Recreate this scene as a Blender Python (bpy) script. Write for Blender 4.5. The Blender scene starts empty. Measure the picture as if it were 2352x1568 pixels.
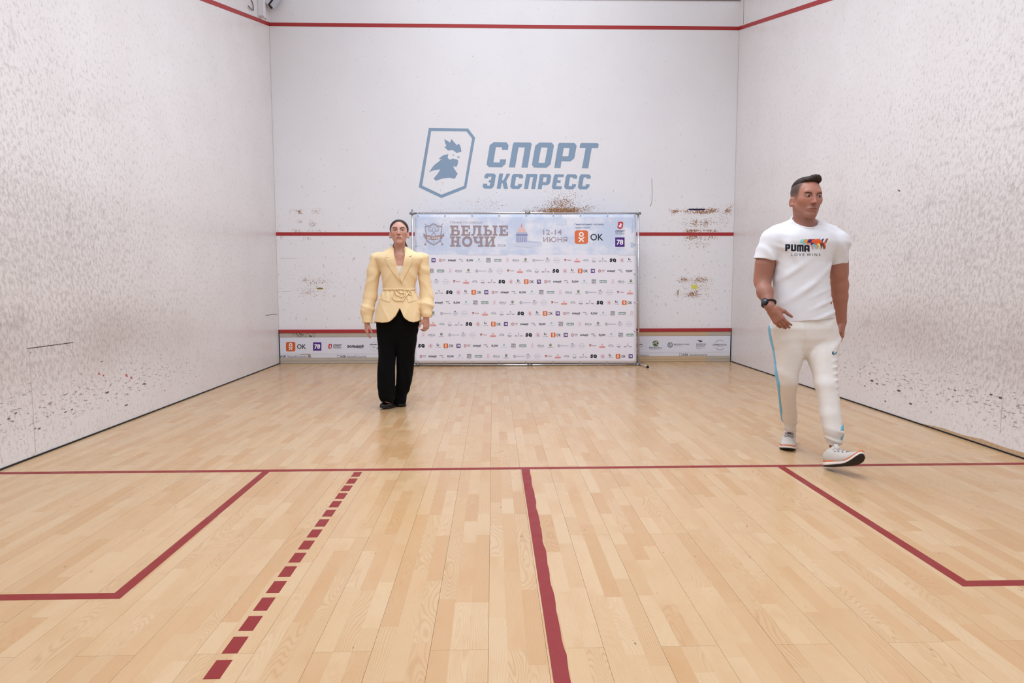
import bpy, bmesh, math, random
import numpy as np
from mathutils import Vector, Matrix
from mathutils.bvhtree import BVHTree
from mathutils.geometry import tessellate_polygon, delaunay_2d_cdt

random.seed(7)
RNG = np.random.default_rng(7)
SC = bpy.context.scene
COL = SC.collection

# ------------------------------------------------------------------ camera
F_PX, CAM = 1549.35, Vector((-0.1967, -9.5192, 1.1351))
PITCH, YAW, ROLL = -0.08755, -0.0278, -0.00172


def cam_axes():
    c, s = math.cos, math.sin
    Rz = Matrix(((c(YAW), s(YAW), 0), (-s(YAW), c(YAW), 0), (0, 0, 1)))
    Rx = Matrix(((1, 0, 0), (0, c(PITCH), s(PITCH)), (0, -s(PITCH), c(PITCH))))
    Ry = Matrix(((c(ROLL), 0, s(ROLL)), (0, 1, 0), (-s(ROLL), 0, c(ROLL))))
    return Ry @ Rx @ Rz


RC = cam_axes()
cam_d = bpy.data.cameras.new('camera')
cam_d.sensor_width = 36.0
cam_d.lens = F_PX / 2352 * 36.0
cam_d.clip_start = 0.05
cam = bpy.data.objects.new('camera', cam_d)
COL.objects.link(cam)
cam.matrix_world = Matrix.Translation(CAM) @ Matrix((RC[0], -RC[2] * -1 if False else RC[2], -RC[1])).transposed().to_4x4()
SC.camera = cam

# ------------------------------------------------------------------ world, lamps, exposure
w = bpy.data.worlds.new('gallery_light')
SC.world = w
w.use_nodes = True
w.node_tree.nodes['Background'].inputs[0].default_value = (0.88, 0.94, 1.0, 1)
w.node_tree.nodes['Background'].inputs[1].default_value = 0.85


def area(name, loc, sx, sy, power, col, spread=145):
    d = bpy.data.lights.new(name, 'AREA')
    d.shape = 'RECTANGLE'
    d.size, d.size_y, d.energy, d.color = sx, sy, power, col
    d.spread = math.radians(spread)
    o = bpy.data.objects.new(name, d)
    o.location = loc
    COL.objects.link(o)
    return o


for yy in (-1.3, -3.2, -5.2, -7.0, -8.8):                       # the rows of court lamps under the ceiling
    for xx in (-0.85, 0.85):
        area('court_lamp', (xx, yy, 5.75), 1.5, 0.7, 18 if yy > -2 else 34, (0.88, 0.97, 1.08), 180 if yy > -2 else 145)

SC.view_settings.view_transform = 'Standard'
SC.view_settings.look = 'None'
SC.view_settings.exposure = 0.0
SC.view_settings.gamma = 1.0
SC.view_settings.use_curve_mapping = False

# ------------------------------------------------------------------ helpers


def at(u, v, Y):
    """the point of the plane y = Y that the photograph shows at pixel (u, v)"""
    d = RC.transposed() @ Vector(((u - 1176) / F_PX, 1.0, -(v - 784) / F_PX))
    return CAM + d * ((Y - CAM.y) / d.y)


def ray(u, v):
    return (RC.transposed() @ Vector(((u - 1176) / F_PX, 1.0, -(v - 784) / F_PX))).normalized()


def onfloor(u, v, z=0.0):
    d = ray(u, v)
    return CAM + d * ((z - CAM.z) / d.z)


def lin(c):
    """sRGB 0-255 to linear"""
    return tuple(((x / 255) / 12.92 if x / 255 <= 0.04045 else ((x / 255 + 0.055) / 1.055) ** 2.4) for x in c)


class Nd:
    """short hand for a material's node tree"""

    def __init__(s, name):
        s.m = bpy.data.materials.new(name)
        s.m.use_nodes = True
        s.t = s.m.node_tree
        s.b = s.t.nodes['Principled BSDF']

    def n(s, typ, **kw):
        x = s.t.nodes.new(typ)
        for k, v in kw.items():
            setattr(x, k, v)
        return x

    def put(s, sock, v):
        if isinstance(v, bpy.types.NodeSocket):
            s.t.links.new(v, sock)
        elif v is not None:
            if isinstance(v, (tuple, list)) and len(v) == 3 and len(getattr(sock, 'default_value', v)) == 4:
                v = tuple(v) + (1.0,)
            sock.default_value = v

    def math(s, op, a, b=None, c=None, clamp=False):
        x = s.n('ShaderNodeMath', operation=op, use_clamp=clamp)
        for i, v in enumerate((a, b, c)):
            if v is not None:
                s.put(x.inputs[i], v)
        return x.outputs[0]

    def vmath(s, op, a, b=None, out=0):
        x = s.n('ShaderNodeVectorMath', operation=op)
        s.put(x.inputs[0], a)
        if b is not None:
            s.put(x.inputs[1], b)
        return x.outputs[out]

    def mix(s, f, a, b, mode='MIX'):
        x = s.n('ShaderNodeMix', data_type='RGBA', blend_type=mode)
        s.put(x.inputs[0], f)
        s.put(x.inputs[6], a)
        s.put(x.inputs[7], b)
        return x.outputs[2]

    def noise(s, vec, scale, detail=2.0, rough=0.5, dist=0.0, out=0):
        x = s.n('ShaderNodeTexNoise')
        s.put(x.inputs['Vector'], vec)
        x.inputs['Scale'].default_value = scale
        x.inputs['Detail'].default_value = detail
        x.inputs['Roughness'].default_value = rough
        x.inputs['Distortion'].default_value = dist
        return x.outputs[out]

    def ramp(s, f, lo, hi, a=0.0, b=1.0):
        x = s.n('ShaderNodeMapRange', interpolation_type='SMOOTHSTEP')
        for i, v in enumerate((f, lo, hi, a, b)):
            s.put(x.inputs[i], v)
        return x.outputs[0]

    def attr(s, name, out='Fac'):
        return s.n('ShaderNodeAttribute', attribute_name=name).outputs[out]

    def pos(s):
        return s.n('ShaderNodeNewGeometry').outputs['Position']

    def bump(s, h, strength=0.3, dist=0.002):
        x = s.n('ShaderNodeBump')
        x.inputs['Strength'].default_value = strength
        x.inputs['Distance'].default_value = dist
        s.put(x.inputs['Height'], h)
        s.t.links.new(x.outputs[0], s.b.inputs['Normal'])


MATS = {}


def plain(name, rgb, rough=0.6, metal=0.0, spec=0.5, fleck=0.06, scale=60.0):
    """a plain surface with a little uneven tone of its own"""
    if name in MATS:
        return MATS[name]
    k = Nd(name)
    c = lin(rgb)
    f = k.noise(k.pos(), scale, 3.0)
    k.put(k.b.inputs['Base Color'], k.mix(f, tuple(x * (1 - fleck) for x in c), tuple(min(1, x * (1 + fleck)) for x in c)))
    k.b.inputs['Roughness'].default_value = rough
    k.b.inputs['Metallic'].default_value = metal
    k.b.inputs['Specular IOR Level'].default_value = spec
    MATS[name] = k.m
    return k.m


def vcol(name, attr, rough=0.6, spec=0.4, bump=0.0, scale=400.0, sss=0.0, sheen=0.0):
    """colour comes from the mesh's own colour attribute (print, dye, skin)"""
    k = Nd(name)
    k.t.links.new(k.attr(attr, 'Color'), k.b.inputs['Base Color'])
    k.b.inputs['Roughness'].default_value = rough
    k.b.inputs['Specular IOR Level'].default_value = spec
    if sss:
        k.b.inputs['Subsurface Weight'].default_value = sss
        k.b.inputs['Subsurface Radius'].default_value = (0.008, 0.003, 0.0015)
    if sheen:
        k.b.inputs['Sheen Weight'].default_value = sheen
    if bump:
        k.bump(k.noise(k.pos(), scale, 3.0), bump, 0.001)
    return k.m


def link(name, me, mat=None, parent=None, kind=None):
    o = bpy.data.objects.new(name, me)
    COL.objects.link(o)
    if mat is not None:
        me.materials.append(mat)
    if parent is not None:
        o.parent = parent
    if kind:
        o['kind'] = kind
    return o


def tag(o, label, cat, group=None):
    o['label'], o['category'] = label, cat
    if group:
        o['group'] = group
    return o


def empty(name, loc=(0, 0, 0)):
    o = bpy.data.objects.new(name, None)
    o.empty_display_size = 0.1
    o.location = loc
    COL.objects.link(o)
    return o


def mesh(name, verts, faces):
    me = bpy.data.meshes.new(name)
    me.from_pydata([tuple(v) for v in verts], [], faces)
    me.update()
    return me


def box_data(lo, hi):
    x0, y0, z0 = lo
    x1, y1, z1 = hi
    v = [(x0, y0, z0), (x1, y0, z0), (x1, y1, z0), (x0, y1, z0), (x0, y0, z1), (x1, y0, z1), (x1, y1, z1), (x0, y1, z1)]
    f = [(0, 3, 2, 1), (4, 5, 6, 7), (0, 1, 5, 4), (1, 2, 6, 5), (2, 3, 7, 6), (3, 0, 4, 7)]
    return v, f


def box(name, lo, hi, mat, parent=None, bevel=0.0, kind=None):
    me = bpy.data.meshes.new(name)
    bm = bmesh.new()
    v, f = box_data(lo, hi)
    bv = [bm.verts.new(p) for p in v]
    for q in f:
        bm.faces.new([bv[i] for i in q])
    if bevel:
        bmesh.ops.bevel(bm, geom=bm.edges[:], offset=bevel, segments=2, affect='EDGES')
    bm.to_mesh(me)
    bm.free()
    return link(name, me, mat, parent, kind)


def prism(name, pts, d, mat, parent=None, kind=None):
    """a flat outline pts (3D, coplanar) given the thickness vector d"""
    n = len(pts)
    d = Vector(d)
    v = [Vector(p) for p in pts] + [Vector(p) + d for p in pts]
    f = [tuple(range(n)), tuple(range(2 * n - 1, n - 1, -1))] + [(i, i + n, (i + 1) % n + n, (i + 1) % n) for i in range(n)]
    me = mesh(name, v, f)
    bm = bmesh.new()
    bm.from_mesh(me)
    bmesh.ops.recalc_face_normals(bm, faces=bm.faces[:])
    bm.to_mesh(me)
    bm.free()
    return link(name, me, mat, parent, kind)


def tube_data(path, rad, seg=10, cap=True, flat=1.0):
    """tube along points; rad a number or one per point; flat squeezes it across"""
    P = [Vector(p) for p in path]
    n = len(P)
    R = rad if isinstance(rad, (list, tuple)) else [rad] * n
    vs, fs = [], []
    up = None
    for i, p in enumerate(P):
        t = (P[min(i + 1, n - 1)] - P[max(i - 1, 0)]).normalized()
        if up is None:
            up = Vector((0, 0, 1)) if abs(t.z) < 0.9 else Vector((1, 0, 0))
        a = t.cross(up).normalized()
        b = a.cross(t).normalized()
        up = b
        for k in range(seg):
            th = 2 * math.pi * k / seg
            vs.append(p + a * (math.cos(th) * R[i]) + b * (math.sin(th) * R[i] * flat))
    for i in range(n - 1):
        for k in range(seg):
            fs.append((i * seg + k, i * seg + (k + 1) % seg, (i + 1) * seg + (k + 1) % seg, (i + 1) * seg + k))
    if cap:
        fs.append(tuple(range(seg - 1, -1, -1)))
        fs.append(tuple(range((n - 1) * seg, n * seg)))
    return vs, fs


def smooth(o):
    for p in o.data.polygons:
        p.use_smooth = True
    return o


def tube(name, path, rad, mat, parent=None, seg=10, flat=1.0, shade=True):
    o = link(name, mesh(name, *tube_data(path, rad, seg, True, flat)), mat, parent)
    return smooth(o) if shade else o


def merge(parts):
    V, Fc = [], []
    for v, f in parts:
        n = len(V)
        V += [tuple(p) for p in v]
        Fc += [tuple(i + n for i in q) for q in f]
    return V, Fc


# --- flat print: shapes and words collected in pixel space of the sheet, then laid on a plane or a garment
_TXT = {}


def glyphs(s, bold=0.0, res=3):
    """triangles of a word in the built-in typeface, fitted to the unit box"""
    key = (s, bold, res)
    if key not in _TXT:
        cu = bpy.data.curves.new('word', 'FONT')
        cu.body = s
        cu.resolution_u = res
        cu.offset = bold
        o = bpy.data.objects.new('word', cu)
        COL.objects.link(o)
        bpy.context.view_layer.update()
        me = bpy.data.meshes.new_from_object(o)
        v = np.array([p.co[:2] for p in me.vertices], float)
        f = [tuple(p.vertices) for p in me.polygons]
        bpy.data.objects.remove(o)
        bpy.data.curves.remove(cu)
        bpy.data.meshes.remove(me)
        lo, hi = v.min(0), v.max(0)
        _TXT[key] = ((v - lo) / np.maximum(hi - lo, 1e-6), f)
    return _TXT[key]


class Ink:
    def __init__(s):
        s.v, s.f, s.c, s.l = [], [], [], []
        s.T = lambda x, y: (x, y)

    def add(s, pts, faces, col, lay):
        n = len(s.v)
        s.v += [s.T(*p) for p in pts]
        s.f += [tuple(i + n for i in q) for q in faces]
        s.l += [lay] * len(pts)
        s.c += [lin(col)] * len(faces)

    def poly(s, loops, col, lay=1):
        if not isinstance(loops[0][0], (tuple, list)):
            loops = [loops]
        flat = [p for lp in loops for p in lp]
        tri = tessellate_polygon([[Vector((p[0], p[1], 0)) for p in lp] for lp in loops])
        s.add(flat, [tuple(t) for t in tri], col, lay)

    def rect(s, x0, y0, x1, y1, col, lay=1):
        s.add([(x0, y0), (x1, y0), (x1, y1), (x0, y1)], [(0, 1, 2, 3)], col, lay)

    def rrect(s, x0, y0, x1, y1, r, col, lay=1):
        p = []
        for cx, cy, a in ((x1 - r, y1 - r, 0), (x0 + r, y1 - r, 90), (x0 + r, y0 + r, 180), (x1 - r, y0 + r, 270)):
            for k in range(6):
                t = math.radians(a + 18 * k)
                p.append((cx + r * math.cos(t), cy + r * math.sin(t)))
        s.add(p, [tuple(range(len(p)))], col, lay)

    def disc(s, cx, cy, r, col, lay=1, ry=None, n=24):
        ry = ry or r
        s.add([(cx + r * math.cos(2 * math.pi * k / n), cy + ry * math.sin(2 * math.pi * k / n)) for k in range(n)], [tuple(range(n))], col, lay)

    def ring(s, cx, cy, r, wd, col, lay=1, a0=0, a1=360, n=28, ry=None):
        ky = (ry / r) if ry else 1.0
        p, f = [], []
        for k in range(n + 1):
            t = math.radians(a0 + (a1 - a0) * k / n)
            for q in (r - wd / 2, r + wd / 2):
                p.append((cx + q * math.cos(t), cy + q * math.sin(t) * ky))
        f = [(2 * k, 2 * k + 1, 2 * k + 3, 2 * k + 2) for k in range(n)]
        s.add(p, f, col, lay)

    def line(s, pts, wd, col, lay=1):
        for (x0, y0), (x1, y1) in zip(pts, pts[1:]):
            L = math.hypot(x1 - x0, y1 - y0) or 1
            nx, ny = -(y1 - y0) / L * wd / 2, (x1 - x0) / L * wd / 2
            s.add([(x0 + nx, y0 + ny), (x1 + nx, y1 + ny), (x1 - nx, y1 - ny), (x0 - nx, y0 - ny)], [(0, 1, 2, 3)], col, lay)

    def word(s, t, x0, y0, x1, y1, col, bold=0.0, shear=0.0, lay=1, res=3):
        v, f = glyphs(t, bold, res)
        W, H = x1 - x0, y1 - y0
        k = abs(shear) * H
        s.add([(x0 + p[0] * (W - k) + p[1] * k, y1 - p[1] * H) for p in v], f, col, lay)

    def refine(s, times=2):
        """split every face so that the print can follow folds"""
        tri, col = [], []
        for f, c in zip(s.f, s.c):
            for k in range(1, len(f) - 1):
                tri.append((f[0], f[k], f[k + 1]))
                col.append(c)
        for _ in range(times):
            mid, t2, c2 = {}, [], []

            def m(a, b):
                q = (min(a, b), max(a, b))
                if q not in mid:
                    mid[q] = len(s.v)
                    s.v.append(((s.v[a][0] + s.v[b][0]) / 2, (s.v[a][1] + s.v[b][1]) / 2))
                    s.l.append(s.l[a])
                return mid[q]
            for (a, b, c), cc in zip(tri, col):
                ab, bc, ca = m(a, b), m(b, c), m(c, a)
                t2 += [(a, ab, ca), (ab, b, bc), (ca, bc, c), (ab, bc, ca)]
                c2 += [cc] * 4
            tri, col = t2, c2
        s.f, s.c = tri, col

    def build(s, name, place, mat, parent=None):
        """place(u, v, layer) gives the 3D point"""
        me = mesh(name, [place(p[0], p[1], l) for p, l in zip(s.v, s.l)], s.f)
        ca = me.color_attributes.new('ink', 'FLOAT_COLOR', 'CORNER')
        buf = np.ones((len(me.loops), 4), np.float32)
        i = 0
        for p, c in zip(me.polygons, s.c):
            buf[p.loop_start:p.loop_start + p.loop_total, :3] = c
        ca.data.foreach_set('color', buf.ravel())
        return link(name, me, mat, parent)


INK = vcol('printed_ink', 'ink', 0.55, 0.3)
PAINT_INK = vcol('wall_paint_ink', 'ink', 0.6, 0.3)

# ------------------------------------------------------------------ materials of the court
RED = plain('red_court_paint', (170, 42, 44), 0.45, fleck=0.10, scale=140)


def floor_red():
    k = Nd('red_floor_paint')
    c = k.mix(k.noise(k.pos(), 220, 3), lin((120, 24, 26)), lin((144, 36, 35)))
    k.put(k.b.inputs['Base Color'], c)
    k.put(k.b.inputs['Roughness'], k.ramp(k.noise(k.pos(), 9, 4), 0.3, 0.7, 0.36, 0.50))
    k.b.inputs['Specular IOR Level'].default_value = 0.3
    return k.m


RED_FLOOR = floor_red()
BLACK_RUBBER = plain('black_rubber', (22, 20, 20), 0.7)
DARK = plain('dark_gap', (40, 36, 34), 0.8)
CHROME = plain('polished_steel_tube', (205, 208, 215), 0.18, 1.0, fleck=0.03)
GREY_WOOD = plain('greyed_beech', (176, 160, 142), 0.5, fleck=0.14, scale=26)
WHITE_PVC = plain('white_pvc', (228, 228, 234), 0.4)


def wood_floor():
    k = Nd('ash_parquet')
    p = k.pos()
    st = k.attr('stave', 'Vector')
    x = k.n('ShaderNodeSeparateXYZ')
    k.put(x.inputs[0], st)
    tone, r1, r2 = x.outputs
    off = k.vmath('SCALE', st, None)
    k.t.nodes[-1].inputs['Scale'].default_value = 37.0
    sx = k.n('ShaderNodeSeparateXYZ')
    k.put(sx.inputs[0], p)
    low = k.noise(k.vmath('ADD', k.vmath('MULTIPLY', p, (9.0, 1.5, 1.0)), off), 1.0, 1.2, 0.45)
    mid = k.noise(k.vmath('ADD', k.vmath('MULTIPLY', p, (40.0, 9.0, 1.0)), off), 1.0, 2.0, 0.5)
    ph = k.math('ADD', k.math('MULTIPLY', sx.outputs[0], k.ramp(r2, 0.1, 0.9, 150.0, 1100.0)), k.math('MULTIPLY', low, k.ramp(r2, 0.1, 0.9, 240.0, 100.0)))
    ph = k.math('ADD', ph, k.math('MULTIPLY', mid, 3.4))
    ring = k.math('POWER', k.math('ADD', k.math('MULTIPLY', k.math('SINE', ph), 0.5), 0.5), 2.6)
    fine = k.noise(k.vmath('ADD', k.vmath('MULTIPLY', p, (1.0, 0.03, 1.0)), off), 420, 3, 0.6)
    blot = k.noise(k.vmath('ADD', k.vmath('MULTIPLY', p, (1, 0.35, 1)), off), 9, 3)
    light, dark, warm = lin((199, 164, 124)), lin((165, 124, 83)), lin((185, 137, 88))
    c = k.mix(k.math('MULTIPLY', ring, k.ramp(r1, 0.30, 1.0, 0.05, 0.40)), light, dark)
    c = k.mix(k.ramp(tone, 0.55, 1.0, 0.0, 0.50), c, warm)
    c = k.mix(k.ramp(tone, 0.35, 0.0, 0.0, 0.42), c, lin((207, 179, 143)))
    c = k.mix(k.ramp(fine, 0.55, 0.8, 0.0, 0.35), c, dark)
    c = k.mix(k.ramp(blot, 0.45, 0.75, 0.0, 0.28), c, lin((184, 134, 84)))
    # small dark flecks and scuffs of play
    fl = k.noise(k.vmath('MULTIPLY', p, (1.0, 0.45, 1.0)), 34, 2, 0.6)
    c = k.mix(k.ramp(fl, 0.735, 0.77, 0.0, 0.75), c, lin((120, 84, 58)))
    k.put(k.b.inputs['Base Color'], c)
    sc = k.noise(p, 3.1, 5, 0.65)
    k.put(k.b.inputs['Roughness'], k.ramp(sc, 0.3, 0.7, 0.17, 0.31))
    k.b.inputs['Specular IOR Level'].default_value = 0.5
    k.bump(k.math('ADD', k.math('MULTIPLY', fine, 0.5), k.math('MULTIPLY', k.noise(p, 14, 2), 2.0)), 0.06, 0.0008)
    return k.m


PARQUET = wood_floor()


def side_wall_mat(name):
    """white court plaster with the marks of the balls and some painted vignette shade: 'scuff', 'dash' and 'grime' densities live on the mesh"""
    k = Nd(name)
    p = k.pos()
    x = k.n('ShaderNodeSeparateXYZ')
    k.put(x.inputs[0], p)
    flat = k.n('ShaderNodeCombineXYZ')
    k.put(flat.inputs[0], k.math('ADD', x.outputs[1], k.math('MULTIPLY', x.outputs[2], 0.16)))
    k.put(flat.inputs[1], x.outputs[2])
    k.put(flat.inputs[2], x.outputs[0])
    fv = flat.outputs[0]
    dens = k.attr('scuff')
    dash = k.attr('dash')
    grime_shade = k.attr('grime_shade')
    base = k.mix(k.noise(p, 2.2, 4), lin((226, 220, 219)), lin((238, 234, 235)))
    base = k.mix(k.math('MULTIPLY', grime_shade, 0.72), base, lin((178, 164, 154)))
    mark = None
    for sc, off in ((28.0, 0.0), (46.0, 5.3)):
        vo = k.n('ShaderNodeTexVoronoi', voronoi_dimensions='2D', feature='F1')
        vec = k.vmath('ADD', k.vmath('MULTIPLY', fv, (1.0, 0.80, 0.0)), (off, off, 0))
        warp = k.vmath('SCALE', k.vmath('SUBTRACT', k.noise(fv, 26, 2, out=1), (0.5, 0.5, 0.5)))
        k.t.nodes[-1].inputs['Scale'].default_value = 0.035
        vec = k.vmath('ADD', vec, warp)
        k.put(vo.inputs['Vector'], vec)
        vo.inputs['Scale'].default_value = sc
        d = k.vmath('SUBTRACT', k.vmath('SCALE', vec), vo.outputs['Position'])
        k.t.nodes[-2].inputs['Scale'].default_value = 1.0
        L = k.math('MULTIPLY', k.vmath('LENGTH', d, None, 1), sc)
        dx = k.n('ShaderNodeSeparateXYZ')
        k.put(dx.inputs[0], d)
        cr = k.ramp(k.math('ABSOLUTE', k.math('SUBTRACT', L, 0.27)), 0.09, 0.03)
        side = k.ramp(k.math('MULTIPLY', dx.outputs[0], sc), -0.03, 0.06)
        gate = k.n('ShaderNodeSeparateColor')
        k.put(gate.inputs[0], vo.outputs['Color'])
        on = k.ramp(k.math('SUBTRACT', dens, gate.outputs[0]), -0.05, 0.12)
        mk = k.math('MULTIPLY', k.math('MULTIPLY', cr, side), k.math('MULTIPLY', on, k.ramp(gate.outputs[1], 0, 1, 0.05, 0.28)))
        mark = mk if mark is None else k.math('MAXIMUM', mark, mk)
    strk = k.noise(k.vmath('MULTIPLY', fv, (1.0, 0.60, 1.0)), 40, 3, 0.62)
    sm = k.math('MULTIPLY', k.ramp(k.math('ADD', strk, k.math('MULTIPLY', dens, 0.16)), 0.58, 0.78), 0.30)
    # fresh dark smears where play is thickest
    smr = k.noise(k.vmath('MULTIPLY', fv, (1.0, 0.7, 1.0)), 5.2, 4, 0.7)
    sm2 = k.math('MULTIPLY', k.math('MULTIPLY', k.ramp(smr, 0.58, 0.72), dens), 0.30)
    c = k.mix(sm, base, lin((132, 118, 114)))
    c = k.mix(sm2, c, lin((120, 108, 106)))
    c = k.mix(mark, c, lin((96, 86, 86)))
    ds = k.noise(k.vmath('MULTIPLY', k.vmath('ADD', fv, k.vmath('MULTIPLY', fv, (0, 0.0, 0))), (0.36, 1.2, 1.0)), 50, 2, 0.55)
    c = k.mix(k.math('MULTIPLY', k.ramp(k.math('ADD', ds, k.math('MULTIPLY', dash, 0.17)), 0.755, 0.81), 0.62), c, lin((100, 88, 84)))
    k.put(k.b.inputs['Base Color'], c)
    k.b.inputs['Roughness'].default_value = 0.25
    k.b.inputs['Specular IOR Level'].default_value = 0.3
    k.bump(k.noise(p, 60, 3), 0.12, 0.001)
    return k.m


def front_wall_mat():
    k = Nd('front_wall_plaster')
    p = k.pos()
    chip, sc = k.attr('chip'), k.attr('scuff')
    base = k.mix(k.noise(p, 1.7, 4), lin((234, 232, 236)), lin((243, 241, 244)))
    st = k.noise(k.vmath('MULTIPLY', p, (1.0, 1.0, 0.55)), 30, 2, 0.55)
    c = k.mix(k.math('MULTIPLY', k.ramp(k.math('ADD', st, k.math('MULTIPLY', sc, 0.10)), 0.70, 0.78), 0.40), base, lin((150, 142, 142)))
    wp = k.vmath('SCALE', k.vmath('SUBTRACT', k.noise(p, 30, 2, out=1), (0.5, 0.5, 0.5)))
    k.t.nodes[-1].inputs['Scale'].default_value = 0.05
    ch = k.noise(k.vmath('ADD', k.vmath('MULTIPLY', p, (0.8, 1, 1.15)), wp), 88, 1.5, 0.6)
    q = k.math('ADD', ch, k.math('MULTIPLY', chip, 0.37))
    c = k.mix(k.ramp(q, 0.735, 0.765), c, lin((146, 100, 56)))
    c = k.mix(k.math('MULTIPLY', k.ramp(q, 0.79, 0.86), k.ramp(k.noise(p, 90, 2), 0.4, 0.6)), c, lin((168, 112, 58)))
    k.put(k.b.inputs['Base Color'], c)
    k.b.inputs['Roughness'].default_value = 0.5
    k.b.inputs['Specular IOR Level'].default_value = 0.35
    k.bump(k.noise(p, 40, 3), 0.08, 0.001)
    return k.m


def grid_wall(name, o, ux, uz, L, H, nrm, thick, step, attrs, mat):
    """a wall slab whose inner face is a grid that carries the wear densities"""
    nx, nz = max(1, round(L / step)), max(1, round(H / step))
    a, b = np.meshgrid(np.linspace(0, L, nx + 1), np.linspace(0, H, nz + 1), indexing='ij')
    o, ux, uz, nrm = (np.array(t, float) for t in (o, ux, uz, nrm))
    P = o + a.reshape(-1, 1) * ux + b.reshape(-1, 1) * uz
    n = len(P)
    i = np.arange(n).reshape(nx + 1, nz + 1)
    F = np.stack([i[:-1, :-1], i[1:, :-1], i[1:, 1:], i[:-1, 1:]], -1).reshape(-1, 4)
    if np.dot(np.cross(ux, uz), nrm) < 0:
        F = F[:, ::-1]
    cs = [i[0, 0], i[-1, 0], i[-1, -1], i[0, -1]]
    B = np.array([P[c] - nrm * thick for c in cs])
    rim = [list(i[:, 0]), list(i[-1, :]), list(i[::-1, -1]), list(i[0, ::-1])]
    faces = F.tolist() + [[n, n + 1, n + 2, n + 3]]
    for k in range(4):
        faces.append(rim[k] + [n + (k + 1) % 4, n + k])
    me = mesh(name, np.vstack([P, B]), faces)
    for key, fn in attrs.items():
        at_ = me.attributes.new(key, 'FLOAT', 'POINT')
        at_.data.foreach_set('value', np.r_[fn(P), np.zeros(4)].astype(np.float32))
    return link(name, me, mat, None, 'structure')


def G(x, c, s):
    return np.exp(-((x - c) / s) ** 2)


def S(x, a, b):
    t = np.clip((x - a) / (b - a), 0, 1)
    return t * t * (3 - 2 * t)


# ------------------------------------------------------------------ the court: 6.4 m wide, 9.75 m long
HW, LEN, TOP = 3.2, 9.75, 4.965


def sw_scuff_shade(P):
    y, z = -P[:, 1], P[:, 2]
    d = 0.10 + 0.75 * S(y, 1.5, 5.5) * G(z, 0.72, 0.36) + 0.50 * S(y, 2.6, 5.6) * G(z, 1.45, 0.42) + 0.30 * S(y, 0.5, 5) * G(z, 2.1, 0.8)
    d += 0.22 * G(z, 1.3, 0.35) * S(y, 0.3, 2.0) + 0.10 * S(z, 4.6, 1.6) + 0.28 * S(y, 2.8, 6.0) * S(z, 4.4, 2.2)  # last term: soiling plus painted vignette darkening on the near upper wall
    return np.clip(d, 0, 1)


def sw_dash(P):
    y, z = -P[:, 1], P[:, 2]
    return np.clip(G(z, 0.30, 0.22) * (0.35 + 0.65 * S(y, 1.0, 4.0)), 0, 1)


def sw_grime_shade(P):
    y, z = -P[:, 1], P[:, 2]
    n = 0.5 + 0.5 * np.sin(y * 3.1 + 2.0 * np.sin(z * 2.3)) * np.sin(z * 4.1 + y)
    return np.clip(0.14 * S(z, 3.6, 0.6) + 0.12 * S(y, 3.0, 6.2) * S(z, 1.6, 3.2) + (0.42 + 0.35 * n) * G(z, 0.70, 0.30) * S(y, 1.2, 4.8) + 0.26 * G(z, 1.35, 0.30) * S(y, 2.8, 5.2) + 0.10 * G(z, 1.72, 0.16), 0, 1)  # near upper term mixes dirt with vignette shade put into the colour


ATT = {'scuff': sw_scuff_shade, 'dash': sw_dash, 'grime_shade': sw_grime_shade}
SIDE = side_wall_mat('side_wall_plaster')
wall_left = grid_wall('wall_left', (-HW, -LEN, 0.011), (0, 1, 0), (0, 0, 1), LEN + 0.1, TOP - 0.011, (1, 0, 0), 0.15, 0.06, ATT, SIDE)
wall_right = grid_wall('wall_right', (HW, -LEN, 0.011), (0, 1, 0), (0, 0, 1), LEN + 0.1, TOP - 0.011, (-1, 0, 0), 0.15, 0.06, ATT, SIDE)

CH = []  # paint broken off down to the brown render: centre and reach in photograph pixels, strength


def fw_px(P):
    d = (P - np.array(CAM)) @ np.array(RC).T
    return 1176 + F_PX * d[:, 0] / d[:, 1], 784 - F_PX * d[:, 2] / d[:, 1]


for c in ((1290, 486, 66, 15, 1.15), (1290, 470, 46, 22, .72), (1300, 452, 55, 28, .42), (1215, 484, 25, 7, .62), (1345, 478, 34, 10, .6),
          (1550, 485, 14, 6, 1.0), (1578, 485, 22, 6, .80), (1612, 486, 38, 8, .95), (1634, 483, 20, 7, .9), (1672, 484, 9, 8, .95), (1680, 474, 5, 8, .7),
          (1596, 512, 12, 10, .80), (1622, 512, 14, 12, .80), (1590, 531, 24, 5, 1.0), (1632, 531, 26, 5, .85), (1592, 545, 28, 6, .85), (1630, 546, 26, 5, .7),
          (1605, 560, 34, 16, .45), (1508, 533, 12, 3, .6), (1572, 642, 18, 8, .75), (1608, 643, 22, 8, .85), (1556, 673, 5, 9, .85), (1590, 676, 24, 10, .85),
          (1600, 660, 50, 36, .42), (1600, 512, 60, 26, .42), (1660, 500, 20, 30, .40), (688, 486, 7, 6, 1.0), (725, 485, 22, 9, .45), (676, 484, 18, 8, .45),
          (689, 509, 8, 6, .7), (718, 515, 9, 14, .68), (682, 530, 12, 7, .60), (720, 531, 20, 4, .66), (645, 546, 5, 4, .95), (705, 547, 12, 3, .85), (640, 532, 8, 3, .7),
          (700, 643, 12, 6, .75), (735, 646, 40, 9, .50), (705, 672, 22, 9, .55), (720, 660, 45, 30, .38), (1005, 484, 20, 3, .5), (1120, 470, 60, 20, .32)):
    CH.append(c)


def fw_chip(P):
    u, v = fw_px(P)
    d = np.zeros(len(P))
    for cu, cv, su, sv, k in CH:
        d = np.maximum(d, k * np.exp(-((u - cu) / su) ** 2 - ((v - cv) / sv) ** 2))
    return d


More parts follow.
